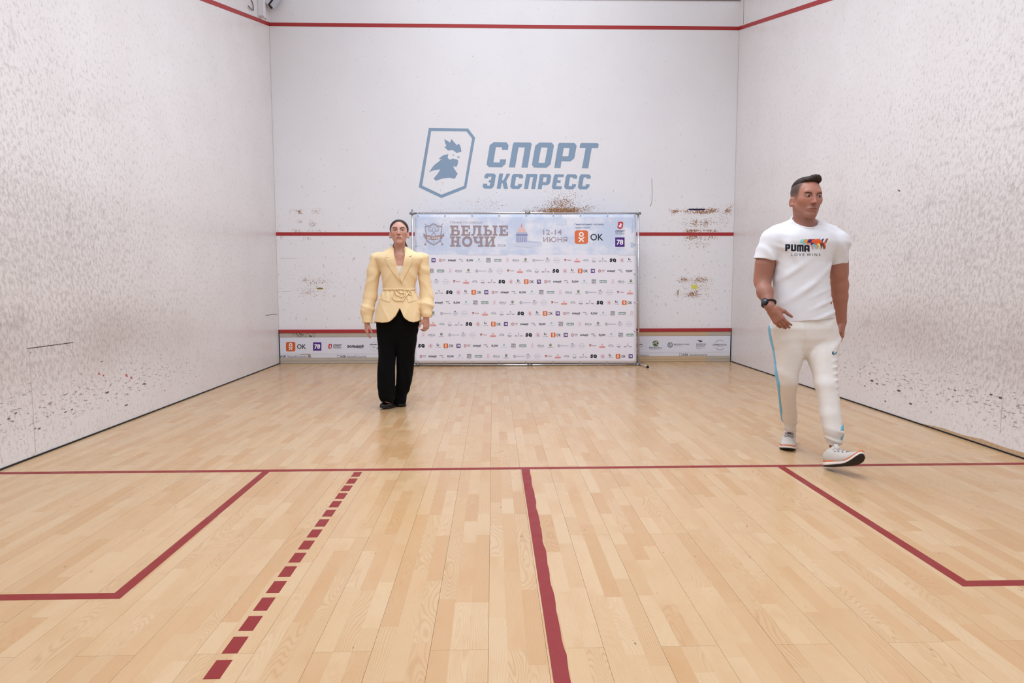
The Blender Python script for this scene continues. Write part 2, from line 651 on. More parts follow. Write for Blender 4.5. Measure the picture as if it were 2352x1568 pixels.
def fw_scuff(P):
    z = P[:, 2]
    return np.clip(0.25 + 0.6 * G(z, 1.0, 1.1) - 0.3 * S(z, 2.6, 3.6), 0, 1)


ZT = 0.478                                                  # top of the tin
wall_front = grid_wall('wall_front', (-HW, 0, ZT), (1, 0, 0), (0, 0, 1), 2 * HW, TOP - ZT, (0, -1, 0), 0.15, 0.03, {'chip': fw_chip, 'scuff': fw_scuff}, front_wall_mat())
ceil_m = plain('ceiling_white', (236, 237, 240), 0.8)
box('ceiling', (-HW - 0.6, -LEN - 0.6, 6.0), (HW + 0.6, 0.6, 6.1), ceil_m, None, 0, 'structure')
hall = plain('hall_wall_paint', (226, 226, 230), 0.7)
box('wall_hall_front', (-HW - 0.6, 0.35, TOP), (HW + 0.6, 0.45, 6.0), hall, None, 0, 'structure')
box('trim_1', (-HW - 0.12, -0.02, TOP), (HW + 0.12, 0.15, TOP + 0.03), plain('grey_capping', (120, 112, 112), 0.5), None, 0, 'structure')

# ------------------------------------------------------------------ floor: three strip ash boards laid towards the front wall
fl_v, fl_f = box_data((-HW - 0.12, -LEN, -0.06), (HW + 0.12, 0.06, -0.016))
floor = link('floor', mesh('floor', fl_v, fl_f), plain('floor_batten', (120, 96, 70), 0.8), None, 'structure')


def plank(x0, x1, y0, y1):
    """one board: staves side by side with hairline joints, top at z = 0"""
    V, Fc, C = [], [], []
    g, e = 0.00045, 0.00005
    w = 0.18 / 3
    for k in range(3):
        a, b = x0 + (g if k == 0 else e * 0.3), 0
        sx0, sx1 = x0 + k * w + (g if k == 0 else e), x0 + (k + 1) * w - (g if k == 2 else e)
        sx0, sx1 = max(sx0, -HW), min(sx1, HW)
        if sx1 - sx0 < 0.004:
            continue
        y = y0
        first = True
        while y < y1 - 1e-6:
            L = random.uniform(0.26, 0.62)
            if first:
                L *= random.uniform(0.35, 1.0)
            ye = min(y + L, y1)
            if y1 - ye < 0.12:
                ye = y1
            s0, s1 = y + (g if y == y0 else e), ye - (g if ye == y1 else e)
            zt = random.uniform(-0.00012, 0.0)
            n = len(V)
            V += [(sx0, s0, zt), (sx1, s0, zt), (sx1, s1, zt), (sx0, s1, zt), (sx0, s0, -0.016), (sx1, s0, -0.016), (sx1, s1, -0.016), (sx0, s1, -0.016)]
            Fc += [(n, n + 1, n + 2, n + 3), (n, n + 4, n + 5, n + 1), (n + 1, n + 5, n + 6, n + 2), (n + 2, n + 6, n + 7, n + 3), (n + 3, n + 7, n + 4, n)]
            C += [(random.random() ** 1.0, random.random(), random.random())] * 5
            y, first = ye, False
    if not V:
        return
    me = mesh('plank', V, Fc)
    ca = me.attributes.new('stave', 'FLOAT_VECTOR', 'FACE')
    ca.data.foreach_set('vector', np.array(C, np.float32).ravel())
    link('plank', me, PARQUET, floor)


BL, SX0 = 2.2, -0.036
for i in range(-18, 19):
    x0 = SX0 + 0.18 * i
    if x0 + 0.18 < -HW or x0 > HW:
        continue
    j0 = -7.515 if i % 2 == 0 else (-6.575 + random.choice((0, 0, -0.72, 0.29)))
    while j0 > -LEN:
        j0 -= BL
    y = max(j0, -LEN)
    nxt = j0 + BL
    while y < 0.02:
        ye = min(nxt, 0.03)
        if ye - y > 0.01:
            plank(x0, x0 + 0.18, y, ye)
        y, nxt = nxt, nxt + BL


def mark(name, x0, y0, x1, y1):
    return box(name, (x0, y0, -0.0005), (x1, y1, 0.0005), RED_FLOOR, floor)


def flat_line(name, pts, wob=0.0):
    return prism(name, [(p[0], p[1], 0.0005) for p in pts], (0, 0, -0.001), RED_FLOOR, floor)


mark('short_line', -HW, -5.497, HW, -5.450)
# the half court line was brushed by hand along its right edge
ys = np.linspace(-LEN, -5.497, 90)
hl = [(-0.029 + (0.003 if y < -8 else 0), y) for y in ys] + [(0.020 + 0.0035 * math.sin(y * 23) * math.sin(y * 7.3) + random.uniform(-0.0016, 0.0016), y) for y in ys[::-1]]
flat_line('half_court_line', hl)
p0_, p1_ = onfloor(1640, 898), onfloor(1717, 937)
flat_line('scratch_line', [(p0_.x, p0_.y - 0.003), (p1_.x, p1_.y - 0.003), (p1_.x, p1_.y + 0.003), (p0_.x, p0_.y + 0.003)])
flat_line('service_box_line', [(-1.592, -5.497), (-1.548, -5.497), (-1.548, -7.136), (-HW, -7.136), (-HW, -7.089), (-1.592, -7.089)])
flat_line('service_box_line', [(1.596, -5.497), (1.550, -5.497), (1.554, -7.136), (HW, -7.136), (HW, -7.089), (1.601, -7.089)])
# dashes: fifteen painted blocks
dash_px = [(1094, 1084), (1110, 1099), (1124, 1115), (1142, 1130), (1160, 1148), (1182, 1165)]
yd = -5.522
while yd - 0.1 > -8.9:
    mark('floor_dash', -1.036, yd - 0.098, -0.988, yd)
    yd -= 0.1352

# rubber gap strips at the foot of the side walls
for sgn, nm in ((-1, 'baseboard_left'), (1, 'baseboard_right')):
    box(nm, (min(sgn * (HW - 0.006), sgn * (HW + 0.08)), -LEN, 0.0), (max(sgn * (HW - 0.006), sgn * (HW + 0.08)), -0.005, 0.011), BLACK_RUBBER, None, 0, 'structure')
# bare wood where the plaster broke off above the strip on the right
chipm = plain('bare_beech', (190, 160, 128), 0.7, fleck=0.25, scale=50)
pts = []
for y, t in ((-4.35, 0.004), (-4.6, 0.022), (-4.8, 0.018), (-5.0, 0.032), (-5.2, 0.026), (-5.5, 0.034), (-5.9, 0.02), (-6.3, 0.004)):
    pts.append((HW - 0.003, y, 0.011 + t))
prism('bare_patch', [(HW - 0.003, -4.35, 0.011), *pts, (HW - 0.003, -6.3, 0.011)], (0.0035, 0, 0), chipm, wall_right)

# ------------------------------------------------------------------ red lines of the walls (parts of the walls)
box('out_line', (-HW, -0.003, 4.578), (HW, 0.001, 4.626), RED, wall_front)
box('service_line', (-HW, -0.003, 1.782), (HW, 0.001, 1.830), RED, wall_front)
for sgn, wl in ((-1, wall_left), (1, wall_right)):
    s = 0.2485
    x = sgn * (HW - 0.003)
    e = LEN
    prism('out_line', [(x, 0, 4.580), (x, 0, 4.629), (x, -e, 4.629 - s * e), (x, -e, 4.580 - s * e)], (sgn * 0.004, 0, 0), RED, wl)
# joints between wall panels
for wl, X, y0, z0, y1, z1 in ((wall_left, -HW, -5.104, 0.715, -4.629, 0.712), (wall_left, -HW, -0.532, 0.706, -0.046, 0.700)):
    d = 0.0022 if y0 < -3 else 0.003
    prism('panel_joint', [(X + 0.001, y0, z0 - d), (X + 0.001, y1, z1 - d), (X + 0.001, y1, z1 + d), (X + 0.001, y0, z0 + d)], (-0.004, 0, 0), DARK, wl)
FAINT = plain('filled_joint', (196, 186, 180), 0.7)
for wl, X, y, z0, z1 in ((wall_left, -HW + 0.0006, -5.09, 0.03, 0.70), (wall_right, HW - 0.0006, -5.158, 0.12, 0.42), (wall_right, HW - 0.0006, -0.15, 4.60, 4.96)):
    box('panel_joint', (X - 0.001, y - 0.0025, z0), (X + 0.001, y + 0.0025, z1), DARK if z0 > 4 else FAINT, wl)
for xx, wl in ((-HW, wall_left), (HW, wall_right)):
    box('corner_joint', (xx - 0.003 if xx > 0 else xx, -0.004, 0.5), (xx if xx > 0 else xx + 0.003, 0.0, 4.57), FAINT, wl)
# odd marks on the plaster
MK = Ink()
MK.poly([(1582, 479), (1619, 479.2), (1620, 482), (1600, 483), (1581, 482)], (36, 34, 72))
MK.rect(1588, 654, 1601.5, 663, (222, 214, 96))
MK.poly([(727, 662), (733, 660), (742, 661), (742, 664), (730, 664)], (140, 120, 50))
MK.rect(646, 668.4, 667, 669.6, (206, 199, 198))
MK.rect(644, 592.5, 683, 593.8, (222, 216, 218))
MK.line([(1497, 410), (1498, 445), (1497, 465), (1494, 473), (1493, 470)], 1.4, (178, 172, 168))
MK.disc(813, 594, 3.0, (212, 204, 206))
MK.build('scrape_marks', lambda u, v, l: at(u, v, -0.0008), PAINT_INK, wall_front)['kind'] = 'stuff'


def onleft(u, v, off=0.0008):
    d = ray(u, v)
    return CAM + d * ((-HW + off - CAM.x) / d.x)


LM = Ink()
for x, y, s in ((227, 858, 1.0), (237, 862, .8), (290, 862, 1.1), (301, 867, 1.0)):
    LM.poly([(x, y - 3.5 * s), (x + 2.2 * s, y - s), (x + 3.5 * s, y + 3 * s), (x - s, y + 2 * s), (x - 1.5 * s, y - 1.5 * s)], (196, 84, 88))
for x, y, s in ((246, 901, 1.4), (330, 881, 1.1), (334, 882, .8), (290, 930, 1.2), (80, 984, 1.0), (90, 983.5, 1.1), (36, 948, 1.1), (20, 961, 1.2), (150, 946, 1.0), (165, 940, .9), (233, 830, .8), (70, 810, .6)):
    LM.poly([(x - 3.5 * s, y + 1.6 * s), (x, y - 1.4 * s), (x + 3.6 * s, y - 2 * s), (x + 2.6 * s, y + .6 * s), (x - 1 * s, y + 2 * s)], (104, 92, 90))
LM.build('scuff_marks', lambda u, v, l: onleft(u, v), PAINT_INK, wall_left)['kind'] = 'stuff'


def onright(u, v, off=0.0008):
    d = ray(u, v)
    return CAM + d * ((HW - off - CAM.x) / d.x)


RM = Ink()
for x, y, s in ((2002, 874, 1.3), (2014, 881, .9), (2064, 897, 1.3), (2276, 906, 1.1), (2297, 913, 1.5), (2091, 927, 1.2), (2033, 921, .8), (2193, 896, .9), (2138, 946, .7), (1986, 886, .7), (2065, 438, .9)):
    RM.poly([(x - 3.5 * s, y - 1.2 * s), (x, y - 2 * s), (x + 3.6 * s, y - .4 * s), (x + 2.6 * s, y + 2 * s), (x - 1 * s, y + 1.4 * s)], (98, 86, 86))
RM.build('scuff_marks', lambda u, v, l: onright(u, v), PAINT_INK, wall_right)['kind'] = 'stuff'

# ------------------------------------------------------------------ painted wall logo
LG = Ink()
LG.T = lambda x, y: (940 + x * 460 / 2352, 270 + y * 200 / 1023)
BLU = (140, 163, 188)
C2 = [(1225, 660), (1320, 662), (1340, 685), (1335, 713), (1288, 713), (1290, 698), (1255, 697), (1237, 800), (1275, 801), (1280, 778), (1326, 778), (1320, 808), (1290, 838), (1205, 836), (1185, 812), (1205, 685)]
for lp in (
    [[(230, 122), (692, 128), (773, 235), (670, 828), (378, 945), (112, 818)], [(258, 157), (672, 162), (738, 245), (643, 802), (378, 905), (152, 798)]],
    [(413, 252), (480, 292), (493, 250), (560, 325), (583, 303), (604, 345), (613, 400), (556, 415), (510, 380), (455, 387), (413, 345), (437, 332), (420, 295)],
    [(345, 485), (400, 440), (460, 430), (450, 470), (475, 495), (510, 480), (560, 492), (575, 505), (570, 545), (555, 578), (515, 570), (530, 605), (568, 658), (535, 718), (470, 705), (390, 715), (312, 742), (285, 715), (325, 670), (365, 608), (290, 618), (232, 640), (290, 560), (378, 490)],
    [(560, 462), (583, 450), (592, 482)], [(508, 422), (516, 430), (530, 445), (514, 444)],
    [(995, 287), (1140, 290), (1166, 322), (1160, 378), (1087, 378), (1090, 349), (1018, 347), (988, 525), (1060, 527), (1066, 490), (1138, 490), (1130, 545), (1085, 585), (935, 582), (908, 550), (945, 322)],
    [(1232, 290), (1425, 293), (1438, 310), (1390, 588), (1318, 587), (1357, 350), (1284, 349), (1242, 586), (1170, 585), (1218, 310)],
    [[(1530, 292), (1675, 295), (1700, 328), (1660, 548), (1612, 590), (1465, 587), (1440, 553), (1480, 328)], [(1550, 350), (1625, 352), (1590, 532), (1517, 530)]],
    [[(1765, 296), (1940, 298), (1966, 330), (1938, 478), (1893, 514), (1788, 512), (1776, 592), (1702, 591), (1748, 312)], [(1815, 355), (1882, 357), (1868, 455), (1798, 454)]],
    [(2020, 298), (2215, 300), (2225, 315), (2218, 358), (2143, 357), (2102, 595), (2028, 594), (2072, 356), (2000, 355), (2008, 310)],
    [(905, 655), (1000, 657), (1018, 680), (995, 805), (965, 835), (880, 833), (862, 810), (870, 775), (918, 777), (914, 798), (945, 800), (953, 762), (932, 761), (937, 733), (958, 733), (966, 695), (930, 694), (926, 713), (880, 712), (884, 680)],
    [(1056, 657), (1103, 657), (1090, 735), (1105, 735), (1135, 680), (1140, 658), (1188, 658), (1140, 745), (1160, 836), (1110, 836), (1097, 770), (1085, 770), (1074, 835), (1027, 835)],
    C2,
    [(1380, 660), (1495, 662), (1506, 672), (1478, 838), (1432, 838), (1455, 700), (1420, 699), (1394, 838), (1347, 838), (1372, 672)],
    [[(1545, 662), (1650, 664), (1668, 688), (1652, 770), (1625, 793), (1563, 792), (1555, 840), (1508, 839), (1533, 672)], [(1578, 700), (1617, 701), (1607, 757), (1568, 756)]],
    [(1715, 665), (1818, 667), (1811, 700), (1745, 699), (1739, 735), (1780, 737), (1775, 767), (1732, 766), (1726, 805), (1792, 807), (1786, 841), (1690, 840), (1674, 818), (1697, 688)],
    [(x + 634, y + 4) for x, y in C2], [(x + 794, y + 5) for x, y in C2],
):
    LG.poly(lp, BLU)
LG.build('wall_logo', lambda u, v, l: at(u, v, -0.001), PAINT_INK, wall_front)

# ------------------------------------------------------------------ the tin: sounding board under the front wall
tin = empty('tin_board', (0, -0.02, 0))
tag(tin, 'low sounding board along the foot of the front wall with red top strip', 'board')


def tinpart(name, z0, z1, y, mat, bev=0.002):
    return box(name, (-HW + 0.012, y + 0.02, z0), (HW - 0.012, 0.06 + 0.02, z1), mat, tin, bev)


tinpart('red_strip', 0.431, 0.4775, -0.030, RED)
def rail_mat():
    k = Nd('beech_rail')
    p = k.pos()
    x = k.n('ShaderNodeSeparateXYZ')
    k.put(x.inputs[0], p)
    g = k.noise(k.vmath('MULTIPLY', p, (0.06, 1, 1.0)), 90, 4)
    c = k.mix(g, lin((172, 162, 150)), lin((196, 184, 170)))
    warm = k.math('MULTIPLY', k.ramp(x.outputs[0], 1.2, 1.8), k.ramp(x.outputs[0], 2.9, 2.8))
    c = k.mix(k.math('MULTIPLY', warm, 0.75), c, lin((206, 174, 134)))
    ch = k.noise(p, 60, 3, 0.6)
    blot = k.math('MULTIPLY', k.ramp(k.math('ABSOLUTE', k.math('SUBTRACT', x.outputs[0], -2.86)), 0.2, 0.1), k.math('MULTIPLY', k.ramp(ch, 0.48, 0.6), k.ramp(x.outputs[2], 0.30, 0.36)))
    c = k.mix(k.math('MAXIMUM', blot, k.ramp(ch, 0.76, 0.80)), c, lin((86, 74, 62)))
    k.put(k.b.inputs['Base Color'], c)
    k.b.inputs['Roughness'].default_value = 0.5
    return k.m


RAIL = rail_mat()
tinpart('upper_rail', 0.374, 0.4305, -0.022, RAIL)
tinpart('board_panel', 0.081, 0.3735, -0.016, plain('tin_panel_white', (222, 222, 230), 0.5))
tinpart('lower_rail', 0.040, 0.0805, -0.024, RAIL)
tinpart('foot_rail', 0.002, 0.0395, -0.022, RAIL)
for sx in (-1, 1):
    box('end_gap', (min(sx * (HW - 0.012), sx * HW), 0.0, 0.0), (max(sx * (HW - 0.012), sx * HW), 0.06, 0.475), BLACK_RUBBER, tin)
# the maker's strip printed along the board
AS = Ink()
YT = -0.019
GR, DG = (120, 116, 122), (62, 58, 62)
for k, (x0, x1, x2, x3, yy0, yy1, wtxt) in enumerate(((643.5, 656.5, 660, 704, 815.5, 821.5, 'SquashCourts'), (781, 794, 797.5, 841, 815.5, 821.5, 'SquashCourts'), (1430, 1443, 1447, 1490, 812.5, 818.5, 'Squashcourts'), (1567, 1580, 1583.5, 1624, 811.5, 817.5, 'Squashcourts'))):
    AS.word('ASB', x0, yy0, x1, yy1 - 0.6, DG, 0.01)
    AS.word(wtxt, x2, yy0, x3, yy1 + 1.2, GR)
    if k:
        xx = x0 - 6.5
        for cx, cy, a, b in ((xx, yy0, 1, 1), (xx + 4.6, yy0, -1, 1), (xx, yy1, 1, -1), (xx + 4.6, yy1, -1, -1)):
            AS.line([(cx + 1.8 * a, cy), (cx, cy), (cx, cy + 2.0 * b)], 0.8, DG)
AS.poly([(708, 813.5), (713.5, 814), (715, 822.5), (709, 823), (706, 818)], (168, 150, 142))
AS.line([(690, 814.5), (700, 813.2), (712, 813.8)], 0.8, (130, 116, 110))
AS.build('maker_lettering', lambda u, v, l: at(u, v, -0.0175) - Vector((0, -0.02, 0)), INK, tin)['kind'] = 'stuff'

# ------------------------------------------------------------------ logos used on the banners (x, y centre in px, s scale)
ORANGE, PURPLE, INKY, MID, PALE = (226, 112, 52), (82, 44, 132), (34, 36, 46), (120, 120, 130), (176, 176, 186)


def ok_man(I, cx, cy, s, col=ORANGE, lay=1):
    """orange rounded square with the white figure"""
    I.rrect(cx - 10.5 * s, cy - 10.5 * s, cx + 10.5 * s, cy + 10.5 * s, 3.6 * s, col, lay)
    Wt = (246, 244, 244)
    I.ring(cx, cy - 4.1 * s, 2.9 * s, 2.0 * s, Wt, lay + 1, n=20)
    I.line([(cx - 4.6 * s, cy + .5 * s), (cx - 2.2 * s, cy + 2.1 * s), (cx, cy + 2.7 * s), (cx + 2.2 * s, cy + 2.1 * s), (cx + 4.6 * s, cy + .5 * s)], 1.9 * s, Wt, lay + 1)
    I.line([(cx, cy + 2.9 * s), (cx - 3.4 * s, cy + 7.4 * s)], 2.1 * s, Wt, lay + 1)
    I.line([(cx, cy + 2.9 * s), (cx + 3.4 * s, cy + 7.4 * s)], 2.1 * s, Wt, lay + 1)


def n78(I, cx, cy, h):
    I.rect(cx - h, cy - h, cx + h, cy + h, PURPLE)
    I.word('78', cx - .74 * h, cy - .54 * h, cx + .74 * h, cy + .58 * h, (246, 244, 250), 0.035, 0.06, 2)


def sport(I, x0, y0, x1, y1, red=(196, 52, 56), col=INKY):
    """red shield with a rooster, two words beside it"""
    H = y1 - y0
    w = H * 0.8
    P = lambda a, b: (x0 + a * w, y0 + b * H)
    I.poly([P(.18, 0), P(.85, 0), P(1, .12), P(.85, .86), P(.42, 1), P(0, .86)], red)
    I.poly([P(.45, .18), P(.72, .25), P(.72, .42), P(.62, .5), P(.72, .75), P(.3, .78), P(.45, .55), P(.28, .62), P(.48, .42)], (246, 244, 246), 2)
    I.word('СПОРТ', x0 + w * 1.25, y0 + .10 * H, x1, y0 + .55 * H, col, 0.03, 0.18)
    I.word('ЭКСПРЕСС', x0 + w * 1.22, y0 + .68 * H, x1 - .05 * w, y0 + .92 * H, col, 0.015, 0.12)


def small_logo(I, k, x, y):
    """the k-th sponsor of the backdrop's repeat, about 13 px high"""
    W = I.word
    if k == 0:
        ok_man(I, x - 0.5, y, 0.50)
        W('OK', x + 7.0, y - 3, x + 17.0, y + 3.2, INKY, 0.012)
    elif k == 1:
        n78(I, x, y, 4.6)
    elif k == 2:
        I.ring(x - 3.6, y, 2.2, 1.1, (200, 66, 72), n=14, ry=2.8)
        W('СПОРТ', x, y - 2.4, x + 9, y + .4, MID, 0.02, .15)
        W('ЭКСПРЕСС', x, y + 1.2, x + 8.6, y + 2.8, PALE, 0, .1, res=1)
    elif k == 3:
        W('БОЛЬШОЙ', x - 9, y - 2.6, x + 9, y + 2.0, INKY, 0.045)
        W('СПОРТ', x + 2, y + 2.6, x + 9, y + 3.8, MID, 0, res=1)
    elif k == 4:
        W('SQUASH', x - 5, y - 3, x + 3, y - 1.2, INKY, 0.03)
        W('for', x - 1.2, y - .6, x + 2, y + 2, PALE)
        W('ME', x + 2.2, y + 1.2, x + 4.8, y + 3, INKY, 0.03)
    elif k == 5:
        W('FLOW', x - 7.5, y - 2.4, x + 7.5, y + 2.6, INKY, 0.03)
    elif k == 6:
        I.ring(x - .5, y - 2, 1.6, 1.1, (120, 180, 200), n=12)
        W('Carbonelli', x - 7.5, y + 2.0, x + 7.5, y + 4.2, (188, 208, 222), res=1)
    elif k == 7:
        W('FEED', x - 5.2, y - 5, x + 5.2, y - 1.2, (88, 86, 92), 0.02)
        W('BACK', x - 5.2, y - .4, x + 5.2, y + 3.4, (88, 86, 92), 0.02)
        I.rect(x - 5.2, y + 4.2, x + 5.2, y + 5, PALE)
    elif k == 8:
        I.rect(x - 8.2, y - 2.8, x + 8.2, y + 2.8, (98, 138, 126))
        W('metro', x - 7.4, y - 2.0, x + 7.4, y + 2.2, (236, 240, 240), 0.03, 0, 2)
    elif k == 9:
        P = (232, 186, 194)
        I.ring(x + .4, y - 2.2, 2.2, .8, P, n=12, ry=2.8)
        I.line([(x - 1.5, y + 1.2), (x + 3, y + 1.6)], .8, P)
        W('pinkroom', x - 5.2, y + 3, x + 5.2, y + 5, P, res=1)
    elif k == 10:
        W('EPICA', x - 7.6, y - 2.2, x + 7.6, y + 2.0, (112, 110, 122))
        I.rect(x - 6, y + 3, x + 6, y + 3.7, (205, 203, 212))
    elif k == 11:
        I.disc(x, y - 2.0, 3.0, (92, 124, 84), n=16)
        I.line([(x - 2, y - 2.4), (x + .6, y - 3.2), (x + 2.4, y - .8)], 1.0, (226, 230, 220), 2)
        W('RACKETS.ru', x - 6.5, y + 2.4, x + 6.5, y + 4.6, (150, 150, 156), .01, .12, res=1)
    elif k == 12:
        I.ring(x - 10.4, y, 2.7, .8, (132, 134, 148), n=16)
        I.line([(x - 10.4, y - 2), (x - 10.4, y + 2)], .9, (132, 134, 148))
        W('ВЕЛИКАН ПАРК', x - 6, y - 1, x + 12, y + 1.2, (170, 170, 182), .02, res=1)
    elif k == 13:
        I.poly([(x - 4.4, y - 5), (x - 1, y - 5.6), (x + 1.4, y - 4.6), (x - 1, y - 3.4), (x - 2, y - 4.2)], (104, 108, 134))
        W('ЗОЛОТАЯ', x - 5.2, y - 2.4, x + 5.2, y - .2, (170, 174, 196), .02, res=1)
        W('ДОЛИНА', x - 5.2, y + .6, x + 4.4, y + 2.8, (176, 180, 200), .02, res=1)
        I.rect(x - 5.2, y + 3.8, x + 3.4, y + 4.5, (206, 210, 222))
    elif k == 14:
        I.ring(x, y, 5.8, .55, (200, 200, 210), 1, 200, 340, 14)
        I.ring(x, y, 5.8, .55, (200, 200, 210), 1, 20, 160, 14)
        W('SIMBIRSK', x - 8, y - 1, x + 8, y + 1.2, (190, 190, 202), res=1)
    elif k == 15:
        I.poly([(x - 8.4, y - 3), (x - 3, y - 2.6), (x - 1.6, y - 3.6), (x - 3.6, y + .4), (x - 7, y + 3), (x - 5.4, y - .6)], (166, 66, 62))
        W('Туризм', x - 1.4, y - 1.6, x + 9, y + 1.2, (178, 120, 122), .02, res=1)
    elif k == 16:
        P = (226, 140, 138)
        I.poly([(x, y - 5.4), (x + 1.8, y - 3), (x + 1, y - .6), (x - 1, y - .6), (x - 1.8, y - 3)], (232, 170, 172))
        I.rect(x - 7, y + .6, x + 7, y + 4.6, (234, 176, 174))
        W('PYRAMID', x - 5.8, y + 1.4, x + 5.8, y + 4, P, .03, 0, 2, res=1)
    elif k == 17:
        I.ring(x, y + 2, 6, .9, (126, 130, 142), 1, 195, 330, 14, ry=4.4)
        W('СПУТНИК', x - 4.6, y - .2, x + 6.2, y + 2.2, (140, 142, 154), .01, .1, res=1)
    elif k == 18:
        I.poly([(x - 4.2, y), (x - 2.4, y + 1.4), (x, y + 1.8), (x + 2.4, y + 1.4), (x + 4.2, y), (x + 3.6, y + 2.8), (x - 3.6, y + 2.8)], (104, 112, 132))
        I.ring(x, y - .8, 3.2, .7, (190, 194, 206), 1, 200, 340, 10)
        I.rect(x - 3.4, y + 4, x + 3.4, y + 4.8, (206, 206, 214))
    elif k == 19:
        I.disc(x - .6, y - 4.2, .9, (96, 62, 72), n=8)
        W('BAR', x - 9, y + .8, x - 2.6, y + 3.2, (122, 112, 124), .02, res=1)
        W('TAR', x + 2.6, y + .8, x + 9, y + 3.2, (122, 112, 124), .02, res=1)
        I.line([(x - 1.4, y - 2), (x, y + 1), (x, y + 3.4)], .8, (196, 170, 180))
        I.line([(x + 1.4, y - 2), (x, y + 1)], .8, (196, 170, 180))
    elif k == 20:
        W('S', x - 7.6, y - 4.4, x - .8, y + 4.2, INKY, 0.07, 0.12, 1, 4)
        I.ring(x + 3.6, y - .2, 2.6, 3.0, INKY, n=18)
        I.poly([(x + 3.4, y + 2), (x + 7, y + 2.4), (x + 7, y + 4.4), (x + 5, y + 4.6)], INKY)
    elif k == 21:
        I.ring(x, y, 4.4, .6, (226, 170, 176), n=18)
        I.line([(x + 1.2, y - 2.8), (x - 2, y + .4), (x + 2.2, y + 2.6)], 1.0, (202, 84, 92))
        I.disc(x + 1.6, y - .2, .8, (202, 84, 92), n=8)
    elif k == 22:
        I.ring(x, y - 2.6, 2.2, 1.3, INKY, 1, -15, 265, 14)
        W('OCTOBER', x - 6.4, y + 2.4, x + 6.4, y + 3.8, (140, 140, 150), .02, res=1)


# ------------------------------------------------------------------ sponsor banner fixed along the tin
sb_v = []
YB = -0.0195
sp_banner = empty('sponsor_banner', (0, -0.02, 0.14))
tag(sp_banner, 'long white sponsor banner with logos fixed along the low board of the front wall', 'banner')
BW = plain('banner_vinyl', (226, 226, 238), 0.4, fleck=0.02)
nx = 60
V, Fc = [], []
for i in range(nx + 1):
    x = -HW + 0.014 + (2 * HW - 0.030) * i / nx
    for z in (0.1385, 0.371):
        yy = -0.0012 * abs(math.sin(i * 0.9))
        V += [(x, -0.0175 + yy + 0.02, z - 0.14), (x, 0.002 + yy + 0.0015, z - 0.14)]
for i in range(nx):
    a = i * 4
    Fc += [(a, a + 4, a + 6, a + 2), (a + 1, a + 3, a + 7, a + 5), (a, a + 1, a + 5, a + 4), (a + 2, a + 6, a + 7, a + 3)]
Fc += [(0, 2, 3, 1), (nx * 4, nx * 4 + 1, nx * 4 + 3, nx * 4 + 2)]
link('vinyl_sheet', mesh('vinyl_sheet', V, Fc), BW, sp_banner)
SB = Ink()
z6 = lambda x, y: (600 + x * 300 / 2352, 700 + y * 160 / 1254)
z7 = lambda x, y: (1400 + x * 300 / 2352, 700 + y * 160 / 1254)
c = z6(530, 750)
ok_man(SB, c[0], c[1], 1.02, (214, 98, 42))
SB.word('OK', *z6(645, 708), *z6(806, 792), INKY, 0.008)
c = z6(1008, 748)
n78(SB, c[0], c[1], 9.6)
sport(SB, *z6(1205, 702), *z6(1450, 790))
SB.word('БОЛЬШОЙ', *z6(1553, 716), *z6(1846, 768), (18, 18, 22), 0.05)
SB.word('СПОРТ', *z6(1738, 770), *z6(1844, 784), MID, 0.02)
SB.ring(*z6(2045, 745), 10.5, .6, (200, 200, 208))
SB.word('SQUASH', *z6(1958, 702), *z6(2088, 726), INKY, 0.04)
SB.word('for', *z6(2005, 735), *z6(2060, 775), (150, 150, 158))
SB.word('ME', *z6(2080, 768), *z6(2130, 790), INKY, 0.04)
SB.word('FLOW', 900, 790, 926, 800, INKY, 0.03)
for k, x in ((7, 975), (8, 1010), (9, 1045), (17, 1085), (18, 1120), (19, 1160), (20, 1210), (21, 1250), (22, 1290), (15, 1340), (16, 1390)):
    cx0, cy0 = x, 794
    J = Ink()
    small_logo(J, k, 0, 0)
    for (px, py), l in zip(J.v, J.l):
        pass
    n = len(SB.v)
    SB.v += [(cx0 + px * 1.6, cy0 + py * 1.6) for px, py in J.v]
    SB.f += [tuple(i + n for i in q) for q in J.f]
    SB.l += J.l
    SB.c += J.c
SB.word('EPICA', 1436, 789, *z7(604, 726), (52, 50, 58), 0.004)
SB.rect(1440, 794.5, *z7(596, 757), (190, 188, 198))
g = z7(830, 690)
SB.disc(*g, 7.0, (84, 104, 66))
SB.line([(g[0] - 6.6, g[1] + 1.5), (g[0] - 2, g[1] - 1.5), (g[0] + 3, g[1] - 1.5), (g[0] + 3.6, g[1] - 4), (g[0] - 1, g[1] - 5.6), (g[0] - 4, g[1] - 4.4)], 1.2, (226, 230, 214), 2)
SB.line([(g[0] - 1, g[1] - .6), (g[0] + 5.6, g[1] + 4)], 1.2, (226, 230, 214), 2)
SB.word('RACKETS.ru', *z7(716, 755), *z7(944, 784), (70, 68, 74), 0.015, 0.12)
SB.rect(*z7(718, 794), *z7(940, 799), (186, 184, 194))
g = z7(1092, 720)
SB.ring(*g, 5.2, 1.6, (112, 114, 128))
SB.line([(g[0] - 1.2, g[1] - 4), (g[0] - 1.2, g[1] + 2)], 1.4, (112, 114, 128))
SB.line([(g[0] + 1.4, g[1] - 2), (g[0] + 1.4, g[1] + 4)], 1.4, (112, 114, 128))
SB.word('ВЕЛИКАН ПАРК', *z7(1158, 698), *z7(1440, 720), (86, 84, 96), 0.015)
SB.word('апарт-отель', *z7(1160, 730), *z7(1296, 744), (160, 158, 170))
SB.poly([z7(1572, 634), z7(1620, 630), z7(1680, 650), z7(1650, 668), z7(1612, 668), z7(1618, 650)], (86, 82, 104))
SB.word('ЗОЛОТАЯ', *z7(1560, 694), *z7(1734, 718), (96, 92, 114), 0.02)
